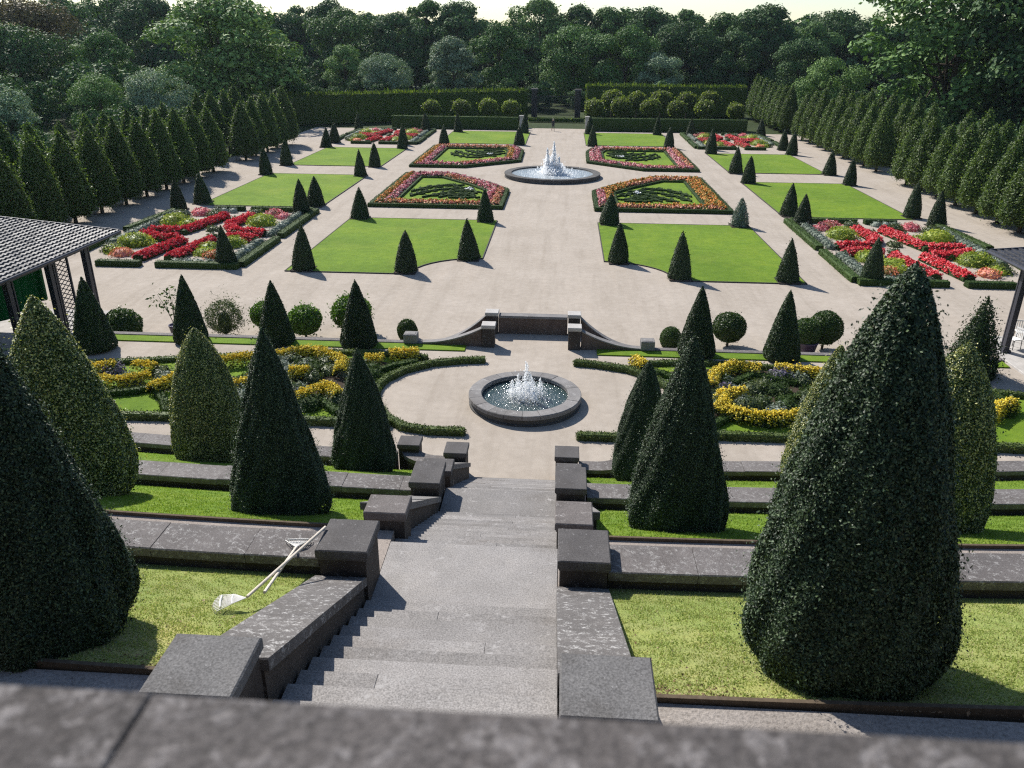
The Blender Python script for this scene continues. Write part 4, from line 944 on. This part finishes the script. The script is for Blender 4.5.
for k, (x, y, s) in enumerate([(-19.7, 130, .92), (-15.1, 130, .95), (-10.9, 130, 1.0), (-7.4, 130, .95)]):
    plant('standard_tree', f'pale round headed tree before the tall left hedge, {ORD[k]} from the left', 'tree', (x, y, 0), std[k % 3], T_STD, 'round standard trees at the far end', k * 1.1, s)
for k, (x, y, s) in enumerate([(5.6, 130, 1.02), (9.6, 130, 1.1), (14.2, 130, 1.08), (18.2, 130, 1.02), (22.4, 130, 1.05), (27.1, 130, .95)]):
    plant('standard_tree', f'pale round headed tree in the front row right of the gate, {ORD[k]} from it', 'tree', (x, y, 0), std[(k + 1) % 3], T_STD, 'round standard trees at the far end', k * .9 + .4, s)
for k, (x, y, s) in enumerate([(8.8, 142, 1.2), (13.0, 142, 1.15), (17.0, 142, 1.2), (21.3, 142, 1.15), (24.9, 142, 1.2)]):
    plant('standard_tree', f'pale round headed tree in the rear row right of the gate, {ORD[k]} from it', 'tree', (x, y, 0), std[(k + 2) % 3], T_STD, 'round standard trees at the far end', k * .7 + .2, s)
for x, sd in ((-4.35, 'left'), (3.25, 'right')):
    t_ = thing('gate_pillar', f'tall dark gate pillar at the far end of the garden, {sd} of the gate', 'pillar', (x, 148, 0), 0, 'pillars of the far gate')
    mb = MB(); mb.box(-.5, .5, -.5, .5, -.2, 4.35, .02); mb.build('shaft', M['wall'], t_)
    mb = MB(); mb.box(-.62, .62, -.62, .62, 4.35, 4.62, .04); mb.build('cap', M['pier'], t_)
t_ = thing('iron_gate', 'wide dark iron gate between the far pillars before the woods', 'gate', (-.55, 148, 0))
for s in (-1, 1):
    mb = MB()
    for z in (.25, 1.6, 3.3): mb.box(min(s * .05, s * 3.25), max(s * .05, s * 3.25), -.035, .035, z, z + .1)
    for k in range(25): mb.box(s * (.1 + k * .13) - .018, s * (.1 + k * .13) + .018, -.018, .018, .1, 3.55)
    mb.build('gate_leaf', M['iron'], t_)

# ------------------------------------------------------------------ round shrubs and pots on the court before the terrace edge
rng = np.random.default_rng(130)
ballm = [crown_mesh(f'ball_crown_{i}', ball_prof(.74, .90, .9), 5200, .09, .55, 131 + i, M['ball'], .05, .8, .86, .05, .04) for i in range(2)]
bright = crown_mesh('bright_ball_crown', ball_prof(.74, .86, .88), 4200, .11, .5, 135, M['ball_bright'], .07, .9, .8, .08, .1)
T_BALL = trunk_mesh('trunk', .7, .05, M['bark'])
GB = 'round shrubs before the terrace edge'
plant('round_shrub', 'bright green round shrub on thin stems, between two dark cones on the left', 'shrub', (-10.3, 33.2, 0), bright, T_BALL, GB, .3, 1.02)
plant('round_shrub', 'pale green shrub mostly hidden behind the dark cone left of the bright round one', 'shrub', (-12.35, 34.0, 0), bright, T_BALL, GB, 1.3, .95)
plant('round_shrub', 'light green shrub showing on both sides behind the cone nearest the double stair', 'shrub', (-8.35, 34.0, 0), bright, T_BALL, GB, 2.3, 1.2)
plant('round_shrub', 'dark broad round shrub beside the cone before the left pavilion', 'shrub', (-17.75, 31.4, 0), ballm[0], T_BALL, GB, .9, 1.1, 1.12)
plant('round_shrub', 'dark green round headed little tree right of the double stair', 'shrub', (8.6, 33.8, 0), ballm[1], T_BALL, GB, 2.9, .98, 1.0)
plant('round_shrub', 'dark round headed little tree, the higher of the two on the right', 'shrub', (12.75, 33.8, 0), ballm[0], T_BALL, GB, 3.9, .98, 1.12)
plant('round_shrub', 'dark round shrub growing from the plum coloured pot on the right', 'shrub', (11.75, 33.2, .1), ballm[1], T_BALL, GB, 5.0, .86, .95)
plant('round_shrub', 'small low ball shrub behind the pale stone block left of the double stair', 'shrub', (-5.75, 33.6, -.35), ballm[1], None, GB, 4.4, .62, .8)
plant('round_shrub', 'small low ball shrub behind the pale stone block right of the double stair', 'shrub', (6.05, 33.6, -.35), ballm[0], None, GB, 4.9, .62, .8)
greyb = crown_mesh('grey_shrub_crown', ball_prof(.72, .95, .98), 4200, .11, .3, 137, M['olive'], .28, 1.0, .4, .2, .2)
plant('grey_shrub', 'loose grey green shrub right behind the cone with the bare potted plant', 'shrub', (-13.9, 33.0, 0), greyb, T_BALL, None, 0, 1.05)
sparse = crown_mesh('sparse_crown', ball_prof(.75, 1.7, .6), 120, .20, .45, 138, M['ball'], .3, 1.2, .02, .3, .4)
t_ = thing('potted_plant', 'thin sparse plant in a dark pot left of the cone', 'potted plant', (-16.2, 33.0, 0))
link('crown', sparse, t_); mb = MB(); r2 = np.random.default_rng(3)
for k in range(6):
    a = k * 1.05; mb.tube([(0, 0, .4), (.25 * math.cos(a), .25 * math.sin(a), 1.2), (.6 * math.cos(a), .6 * math.sin(a), 1.85 + .2 * r2.random())], [.018, .012, .006], 5)
mb.build('stems', M['bark'], t_)
def pot_prof(mb, r, h): return mb.lathe([(.01, 0), (r * .72, 0), (r * .95, h * .85), (r, h * .86), (r * 1.04, h), (r * .9, h), (r * .86, h * .9), (.01, h * .88)], 20)
mb = MB(); pot_prof(mb, .30, .55); mb.build('pot', M['pot'], t_, True)
mb = MB(); pot_prof(mb, .46, .62); o = mb.build('plant_pot', M['pot'], None, True); o.location = (11.85, 33.1, 0)
tag(o, 'plum coloured round plant pot under the right round shrubs', 'plant pot')
for x, sd in ((-4.85, 'left'), (4.6, 'right')):
    mb = MB(); mb.box(-.27, .27, -.24, .24, 0, .36, .02); mb.box(-.19, .19, -.16, .16, .355, .375); o = mb.build('stone_block', M['basin']); o.location = (x, 29.83, 1.28)
    tag(o, f'pale square stone block on the terrace kerb, {sd} of the double stair', 'stone block', 'stone blocks on the terrace kerb')

# ------------------------------------------------------------------ tiled pavilions on both sides
def pavilion(s, sd):
    lab = 'dark tiled open pavilion at the ' + sd + ' edge' + (', green cloth below its eave' if s < 0 else ', white chairs inside')
    t_ = thing('pavilion', lab, 'pavilion', (s * 25 + (.28 if s > 0 else 0), 29, 0), 0, 'tiled garden pavilions')
    ex, rx = 19.85, 27.0; y0, y1 = -9.0, 7.2; ze, zr = 4.0, 4.62
    def LX(x): return s * x - s * 25
    mb = MB(); rng = np.random.default_rng(150); ny = int((y1 - y0) / .0475); Y = np.linspace(y0, y1, ny)
    ph = (Y - y0) / .30 * 2 * PI; wave = .022 * np.cos(ph)
    nc = 24
    for half in (0, 1):
        for c in range(nc):
            f0, f1 = c / nc, (c + 1) / nc + .012
            xa, xb = (ex + (rx - ex) * f0, ex + (rx - ex) * f1)
            if half: xa, xb = 2 * rx - xa, 2 * rx - xb
            za, zb = ze + (zr - ze) * f0 + .085, ze + (zr - ze) * f1
            jit = rng.normal(0, .004, ny)
            V = np.concatenate([np.stack([np.full(ny, LX(xa)), Y, za - .10 + wave * .2], 1), np.stack([np.full(ny, LX(xa)), Y, za + wave + jit], 1), np.stack([np.full(ny, LX(xb)), Y, zb + wave * .8 + jit], 1)])
            i0 = np.arange(ny - 1); F = np.stack([i0, i0 + 1, i0 + 1 + ny, i0 + ny], 1); mb.add(V, [F, F + ny])
    rf = mb.build('roof', M['slate'], t_)
    mb = MB()
    mb.tube([(LX(rx), y0, zr + .06), (LX(rx), y1 + .06, zr + .06)], .11, 8)
    mb.build('ridge', M['slate'], rf)
    mb = MB()
    for xx, zz in ((ex - .03, ze - .02), (2 * rx - ex + .03, ze - .02)): mb.tube([(LX(xx), y0, zz), (LX(xx), y1 + .03, zz)], .065, 8)
    for xa in (ex, 2 * rx - ex):                     # verge boards at both gable ends
        for yy in (y1, y0): mb.sweep([(LX(xa), yy), (LX(rx), yy)], [(-.03, -.16), (.03, -.16), (.03, .10), (-.03, .10)], False, [ze, zr])
    mb.build('eaves_trim', M['post'], rf)
    mb = MB(); mb.add([(LX(ex + .05), y0, ze - .1), (LX(ex + .05), y1 - .05, ze - .1), (LX(rx), y1 - .05, zr - .1), (LX(rx), y0, zr - .1), (LX(2 * rx - ex - .05), y1 - .05, ze - .1), (LX(2 * rx - ex - .05), y0, ze - .1)], [np.array([(0, 1, 2, 3), (3, 2, 4, 5)])]); mb.build('ceiling', M['post'], t_)
    for yy in (4.9, 2.2, -.5, -3.2, -5.9, -8.6):
        for xx in (20.35, 33.6):
            mb = MB(); mb.box(LX(xx) - .11, LX(xx) + .11, yy - .11, yy + .11, 0, ze - .12, .0); mb.box(LX(xx) - .17, LX(xx) + .17, yy - .17, yy + .17, 0.1, .22); 
            p_ = mb.build('post', M['post'], t_)
            mb = MB(); mb.box(LX(xx) - .035, LX(xx) + .035, yy + .30, yy + .37, .12, ze - .13); mb.box(LX(xx) - .02, LX(xx) + .02, yy + .12, yy + .30, 3.3, 3.34); mb.build('side_rail', M['post'], p_)
    mb = MB()
    for xx in (20.35, 33.6): mb.box(LX(xx) - .09, LX(xx) + .09, y0 + .2, 5.05, ze - .32, ze - .121)
    mb.build('beam', M['post'], t_)
    # lattice panels beside some posts
    for yy in ((3.1, -2.2) if s < 0 else (-2.4,)):
        mb = MB()
        for k in range(16):
            z = .25 + k * .21; V0 = [(LX(20.35), yy - .42, z), (LX(20.35), yy + .42, z + .42)]
            mb.tube(V0, .022, 4); mb.tube([(LX(20.35), yy + .42, z), (LX(20.35), yy - .42, z + .42)], .022, 4)
        for e in (-.45, .45): mb.box(LX(20.35) - .04, LX(20.35) + .04, yy + e - .04, yy + e + .04, .1, 3.85)
        mb.build('lattice', M['post'], t_)
    mb = MB(); mb.box(min(LX(19.9), LX(34.2)), max(LX(19.9), LX(34.2)), -9.2, 7.0, -.1, .10, .02); mb.build('floor_slab', M['concrete'], t_)
pavilion(-1, 'left'); pavilion(1, 'right')
mb = MB(); rng = np.random.default_rng(5); ny = 30; V = []
for j in range(ny):
    yy = -2.6 + 4.6 * j / (ny - 1); w_ = .07 * math.sin(j * 1.9) + .03 * math.sin(j * .7)
    for zz, k in ((0, 1.3), (.9, 1.0), (1.75, .5)): V.append((w_ * k, yy, zz))
mb.add(V, [np.array([(j * 3 + k, j * 3 + 3 + k, j * 3 + 4 + k, j * 3 + 1 + k) for j in range(ny - 1) for k in range(2)])])
o = mb.build('green_cloth', M['green_cloth']); o.location = (-21.3, 30.2, 1.9)
tag(o, 'green cloth hanging under the eave of the left tiled pavilion', 'cloth')

def cafe_chair():
    t_ = thing('cafe_chair', 'white chair', 'chair', (0, 0, 0)); g = lambda: MB()
    mb = g(); mb.box(-.22, .22, -.22, .22, .43, .46, .01); mb.build('seat', M['white_paint'], t_)
    mb = g()
    for k in range(5): mb.box(-.2 + k * .09, -.2 + k * .09 + .045, -.235, -.215, .50, .88)
    mb.box(-.23, .23, -.24, -.21, .86, .92); mb.build('backrest', M['white_paint'], t_)
    for x, y in ((-.2, -.2), (.2, -.2), (-.2, .2), (.2, .2)):
        mb = g(); mb.tube([(x, y, .44), (x * 1.12, y * 1.12, 0)], .016, 6); mb.build('leg', M['iron'], t_)
    return t_
ch = cafe_chair(); ch.location = (21.1, 32.4, .1); ch.rotation_euler = (0, 0, 1.4); ch['label'] = 'white chair under the right pavilion, nearest its front post'; ch['group'] = 'white chairs in the right pavilion'
for x, y, r_, lb in ((21.2, 34.4, 1.9, 'white chair under the right pavilion, behind the front post'), (22.7, 33.4, -1.5, 'white chair under the right pavilion, across the table from the front post'), (22.0, 35.4, 2.9, 'white chair under the right pavilion, farthest from the viewer'), (21.0, 31.0, .6, 'white chair under the right pavilion, closest to the viewer')):
    dup(ch, lb, 'white chairs in the right pavilion', (x, y, .1), r_)
t_ = thing('cafe_table', 'white round cafe table among the chairs under the right pavilion', 'table', (21.7, 33.4, .1))
mb = MB(); mb.lathe([(.01, .73), (.46, .73), (.46, .70), (.01, .70)], 24); mb.build('tabletop', M['white_paint'], t_)
mb = MB(); mb.tube([(0, 0, 0), (0, 0, .70)], .03, 8); mb.lathe([(.01, .03), (.25, .02), (.26, 0)], 16); mb.build('base', M['iron'], t_)

# ------------------------------------------------------------------ rakes, person
def rake(head, tip, lab, fw, length, half):
    t_ = thing('leaf_rake', lab, 'rake', head, 0, 'rakes left on the wall')
    hd, tp = Vector(head), Vector(tip); d = (tp - hd); L = d.length; d.normalize()
    mb = MB(); mb.tube([d * .02, d * L], .017, 8); mb.build('handle', M['handle'], t_)
    fw = Vector(fw); fw.normalize(); side = fw.cross(Vector((0, 0, 1))); side.normalize()
    mb = MB()
    for k in range(11):
        a = (k - 5) / 5; q1 = fw * (length * .35) + side * (a * half * .55) + Vector((0, 0, .015)); q2 = fw * (length * (1 - .15 * a * a)) + side * (a * half) + Vector((0, 0, -.01))
        mb.tube([(0, 0, 0), q1, q2, q2 + Vector((0, 0, -.03)) + fw * .01], .0055, 5)
    for q in (.4, .75):
        h2 = half * (.35 + .65 * q) * .9; mb.tube([fw * (length * q) + side * -h2 + Vector((0, 0, .012)), fw * (length * (q + .02)) + Vector((0, 0, .014)), fw * (length * q) + side * h2 + Vector((0, 0, .012))], .010, 5)
    mb.build('rake_head', M['broom'], t_)
rake((-2.20, 6.70, 7.0), (-1.83, 8.38, 6.80), 'pale leaf rake with its head on the grass, handle leaning on the dark pier', (-1, -.28, -.06), .34, .13)
rake((-2.17, 8.20, 6.60), (-1.98, 6.68, 7.10), 'pale rake with its white head up on the wall coping, handle end on the grass', (-.12, 1, .02), .20, .17)

def person():
    t_ = thing('person', 'person in dark clothes walking on the gravel path before the far gate', 'person', (-.62, 123.6, 0), .3)
    J = {'pelvis': (0, 0, .93, .15), 'waist': (0, 0, 1.12, .135), 'chest': (0, .01, 1.34, .16), 'neck': (0, .01, 1.49, .055), 'head': (0, .0, 1.60, .085), 'top': (0, .0, 1.70, .075)}
    for s, n in ((1, 'l'), (-1, 'r')):
        J['hip' + n] = (.10 * s, 0, .90, .10); J['knee' + n] = (.11 * s, -.16 * s + .02, .50, .065); J['ank' + n] = (.11 * s, -.22 * s + .10 * (s < 0), .09, .042); J['toe' + n] = (.12 * s, -.22 * s - .12, .04, .035)
        J['sh' + n] = (.19 * s, .01, 1.41, .065); J['el' + n] = (.25 * s, .07 * s + .02, 1.14, .045); J['wr' + n] = (.24 * s, .10 * s - .12, .93, .032); J['hand' + n] = (.23 * s, .10 * s - .16, .85, .035)
    E = [('pelvis', 'waist'), ('waist', 'chest'), ('chest', 'neck'), ('neck', 'head'), ('head', 'top')]
    for n in 'lr': E += [('pelvis', 'hip' + n), ('hip' + n, 'knee' + n), ('knee' + n, 'ank' + n), ('ank' + n, 'toe' + n), ('chest', 'sh' + n), ('sh' + n, 'el' + n), ('el' + n, 'wr' + n), ('wr' + n, 'hand' + n)]
    ks = list(J); me = bpy.data.meshes.new('body'); me.from_pydata([J[k][:3] for k in ks], [(ks.index(a), ks.index(b_)) for a, b_ in E], [])
    o = link('body', me, t_, [M['figure']]); md = o.modifiers.new('skin', 'SKIN')
    for v, k in zip(me.skin_vertices[0].data, ks): v.radius = (J[k][3], J[k][3]); v.use_root = k == 'pelvis'
    o.modifiers.new('sub', 'SUBSURF').levels = 1; o.modifiers['sub'].render_levels = 2
    mb = MB(); mb.lathe([(.001, 1.80), (.06, 1.79), (.10, 1.73), (.108, 1.66), (.098, 1.60), (.07, 1.58)], 16); h = mb.build('hair', M['hair'], t_, True); h.location = (0, .018, 0)
person()

# ------------------------------------------------------------------ woodland behind the garden
def tree_mesh(name, seed, n, L, shape, tint):
    """crown of unit-ish height 10 with many uneven leaf clumps; returns (crown, trunk)"""
    rng = np.random.default_rng(seed); rx, z0, z1 = shape; lobes = []
    k = 46
    for i in range(k):
        t = rng.random() ** .85; a = rng.random() * 2 * PI; env = rx * math.sin(PI * min(1, .16 + .84 * (1 - t) ** .9)) ** .7 if t < .93 else rx * .25
        r = env * rng.uniform(.45, .95); lobes.append((r * math.cos(a), r * math.sin(a), z0 + (z1 - z0) * t, rng.uniform(.75, 1.5) * rx / 3.4))
    lobes.append((0, 0, z1 - .2, .8)); lobes = np.array(lobes); P, Q = [], []
    wts = lobes[:, 3] ** 2; wts /= wts.sum(); idx = rng.choice(len(lobes), n, p=wts)
    d = rng.normal(size=(n, 3)); d[:, 2] = np.abs(d[:, 2]) * .9 - .35; d /= np.linalg.norm(d, axis=1)[:, None]
    R = lobes[idx, 3] * (1 - np.abs(rng.normal(0, .16, n))) * np.where(rng.random(n) < .06, 1.25, 1.0)
    P = lobes[idx, :3] + d * R[:, None] * np.array([1, 1, .82])
    V, F = leaf_quads(P, d, L * rng.uniform(.6, 1.4, n), .65, rng, .5, .15, .4)
    mb = MB(); mb.add(V, [F])
    VV, PP = mb.arrays(); cm = np_mesh(name, VV, PP); cm.materials.append(M['tree_' + tint])
    tb = MB(); tb.tube([(0, 0, -.3), (.05, 0, z0), (.1, .1, z1 * .75)], [.28, .20, .08], 8)
    for i in range(9):
        q = lobes[rng.integers(len(lobes))]; zb = rng.uniform(z0 * .7, z1 * .55); tb.tube([(.05, .02, zb), (q[0] * .5, q[1] * .5, (zb + q[2]) / 2 + .2), (q[0], q[1], q[2])], [.10, .06, .02], 5)
    V, P_ = tb.arrays(); tm = np_mesh(name + '_trunk', V, P_, True); tm.materials.append(M['bark']); return cm, tm
SH = {'round': (3.9, .5, 9.6), 'tall': (3.1, .5, 9.8), 'broad': (4.6, .5, 9.5), 'low': (5.2, .2, 9.3)}
TREE = {}
def get_tree(shape, tint, v):
    k = (shape, tint, v)
    if k not in TREE: TREE[k] = tree_mesh(f'{shape}_{tint}_{v}', 200 + len(TREE) * 7, 20000, .29, SH[shape], tint)
    return TREE[k]
FOREST = [
    # x, y, height, shape, tint, label
    (-97, 150, 17.5, 'broad', 'brown', 'brownish crowned tree at the upper left corner'),
    (-84, 128, 13.5, 'broad', 'dark', 'dark broad tree below the brownish one at the left edge'),
    (-74, 135, 12.5, 'round', 'mid', 'rounded green tree sloping down to the right, between brownish tree and big pale tree'),
    (-112, 190, 20, 'round', 'mid', 'tall tree on the skyline right of the brownish tree'),
    (-103, 200, 20.5, 'broad', 'mid', 'tall broad tree on the skyline left of the big pale tree'),
    (-86, 178, 19, 'round', 'dark', 'dark tree in the gap just left of the big pale tree'),
    (-52.7, 131, 17.4, 'broad', 'light', 'big pale green tree above the left tree row'),
    (-61.5, 110, 7.4, 'low', 'light', 'pale bushy shrub above the middle of the left tree row'),
    (-54.5, 112, 7.9, 'low', 'silver', 'greyish bushy shrub below the big pale tree'),
    (-61, 88, 7.2, 'low', 'silver', 'rounded greyish shrub at the left edge behind the tree row'),
    (-70, 100, 8.0, 'low', 'dark', 'dark undergrowth bush behind the left edge shrubs'),
    (-46, 140, 10, 'round', 'dark', 'dark tree at the right foot of the big pale tree'),
    (-56, 163, 11.5, 'round', 'mid', 'rounded tree right of the big pale tree, above the hedge start'),
    (-64, 205, 18.5, 'tall', 'dark', 'slim dark tree on the skyline right of the big pale tree'),
    (-58, 215, 20, 'tall', 'dark', 'slim dark poplar shaped tree on the left skyline, beside another'),
    (-49, 190, 17.6, 'broad', 'mid', 'broad green tree behind the left part of the tall hedge'),
    (-34.5, 166, 9.2, 'low', 'silver', 'low greyish rounded tree just above the tall hedge'),
    (-44, 172, 10.5, 'round', 'light', 'small pale tree above the left part of the tall hedge'),
    (-37, 192, 16.6, 'round', 'dark', 'dark tree behind the low greyish rounded one'),
    (-31.7, 205, 20.3, 'tall', 'mid', 'tall tree on the skyline left of the middle'),
    (-24, 202, 19, 'round', 'dark', 'dark tall tree behind the silvery tree'),
    (-20.6, 163, 12.2, 'round', 'silver', 'silvery pale tree above the right part of the tall hedge'),
    (-12.1, 171, 14.8, 'round', 'mid', 'green rounded tree next to the silvery one, left of the gate'),
    (-5.4, 202, 19.9, 'round', 'light', 'tall pale tree on the skyline above the gate'),
    (2.5, 176, 14.4, 'broad', 'mid', 'broad green tree right above the gate'),
    (3.5, 206, 18.8, 'round', 'dark', 'dark tree on the skyline behind the gate'),
    (10.5, 202, 18.6, 'tall', 'mid', 'tall tree on the skyline just right of the gate'),
    (12.6, 171, 14.2, 'broad', 'mid', 'broad green tree behind the pale round trees right of the gate'),
    (18.8, 166, 9.8, 'round', 'silver', 'small greyish tree rising just above the right hedge'),
    (26.6, 186, 15.7, 'broad', 'dark', 'broad dark tree above the right hedge'),
    (20, 202, 18.2, 'round', 'dark', 'dark tree on the skyline right of the middle'),
    (29, 212, 18.9, 'tall', 'mid', 'tall tree on the skyline above the right hedge'),
    (37.5, 202, 17.6, 'round', 'mid', 'rounded tree on the skyline right of the broad dark tree'),
    (35.5, 180, 13.6, 'round', 'dark', 'dark rounded tree where the right hedge meets the tree row'),
    (43.9, 192, 18.5, 'round', 'dark', 'dark tree standing up on the skyline above the far right tree row'),
    (53.8, 192, 15.4, 'round', 'mid', 'lower rounded tree in the skyline dip left of the huge right tree'),
    (47, 172, 12.5, 'broad', 'dark', 'dark broad tree behind the far end of the right tree row'),
    (63, 202, 18.3, 'broad', 'dark', 'dark tree on the skyline touching the huge right tree'),
    (44, 141, 9.6, 'low', 'light', 'pale bushy shrub behind the right tree row, left of the huge tree'),
    (54.5, 122, 22, 'broad', 'mid', 'huge leafy tree rising out of the picture at upper right, its left one'),
    (62, 112, 23, 'broad', 'dark', 'huge dark tree filling the upper right corner'),
    (69, 104, 22, 'broad', 'dark', 'huge dark tree at the right edge above the tree row'),
    (58.5, 96, 12, 'low', 'dark', 'dark bushy tree below the huge right trees'),
    (52, 84, 5.2, 'low', 'light', 'light green bush behind the right tree row near the right edge'),
    (53, 72, 5.0, 'low', 'silver', 'pale greyish bush at the right edge behind the tree row')]
for k, (x, y, h, shp, tint, lab) in enumerate(FOREST):
    cm, tm = get_tree(shp, tint, k % 2); s = h / 9.9
    wx = 1.32 if 'big pale' in lab and 'above the left' in lab else (1.25 if 'its left one' in lab else 1.0)
    plant('woodland_tree' if h > 9 else 'woodland_bush', lab, 'tree' if h > 9 else 'bush', (x, y, -.12), cm, tm, 'trees of the woodland behind the garden', (k * 2.399) % 6.28, s * wx, s)
# the far wood behind them: one mass
rng = np.random.default_rng(400); src = []
for key in (('broad', 'dark', 0), ('round', 'dark', 0), ('round', 'mid', 1)):
    cm, tm = get_tree(*key); n = len(cm.vertices); co = np.empty(n * 3, np.float32); cm.vertices.foreach_get('co', co); q = co.reshape(-1, 4, 3) if n % 4 == 0 else None
    src.append(q)
spots = [(x, y, rng.uniform(15.5, 18.5)) for y in (222, 236) for x in np.arange(-135, 135, 9.5)] + [(x, y, rng.uniform(12, 15)) for x in (-112, -124, -100) for y in np.arange(80, 190, 11)] + [(x, y, rng.uniform(14, 17)) for x in (80, 92) for y in np.arange(90, 215, 11)]
spots += [(x, 212 + rng.normal(0, 3), rng.uniform(11, 15)) for x in np.arange(-90, 75, 7)]
spots += [(x, 186 + rng.normal(0, 4), rng.uniform(6, 9)) for x in np.arange(-72, 62, 6)] + [(x, 162 + rng.normal(0, 2), rng.uniform(3.5, 5.5)) for x in np.arange(-58, 52, 4)]
spots += [(-46 - rng.uniform(0, 9), y, rng.uniform(3.5, 5.5)) for y in np.arange(48, 134, 4)] + [(-62 - rng.uniform(0, 12), y, rng.uniform(6, 9)) for y in np.arange(60, 150, 6)]
spots += [(46 + rng.uniform(0, 8), y, rng.uniform(3.5, 5.0)) for y in np.arange(56, 150, 4)] + [(62 + rng.uniform(0, 10), y, rng.uniform(7, 11)) for y in np.arange(60, 150, 6)]
Vs = []
for x, y, h in spots:
    q = src[rng.integers(3)]; sel = q[rng.choice(len(q), 2600, replace=False)]; c = sel.mean(1, keepdims=True); sel = c + (sel - c) * 2.2
    a = rng.random() * 6.28; ca, sa = math.cos(a), math.sin(a); s = h / 9.9
    X = (sel[..., 0] * ca - sel[..., 1] * sa) * s + x + rng.normal(0, 1.5); Y = (sel[..., 0] * sa + sel[..., 1] * ca) * s + y; Z = sel[..., 2] * s
    Vs.append(np.stack([X, Y, Z], -1).reshape(-1, 3))
V = np.concatenate(Vs); me = np_mesh('woods', V, [np.arange(len(V)).reshape(-1, 4)])
o = link('woods', me, None, [M['tree_dark']]); tag(o, 'dark mass of woodland closing the view behind the single trees', 'woods', kind='stuff')

# ------------------------------------------------------------------ thin summer air
mb = MB(); mb.box(-260, 260, -30, 262, -1.2, 27.0); o = mb.build('haze', M['spray']); o.data.materials.clear()
m = bpy.data.materials.new('thin haze'); m.use_nodes = True; nt = m.node_tree; nt.nodes.clear()
out = nt.nodes.new('ShaderNodeOutputMaterial'); v = nt.nodes.new('ShaderNodeVolumePrincipled'); v.inputs['Color'].default_value = (.70, .82, 1.0, 1); v.inputs['Density'].default_value = .00008; v.inputs['Anisotropy'].default_value = .3
nt.links.new(v.outputs[0], out.inputs['Volume']); o.data.materials.append(m); o['kind'] = 'stuff'
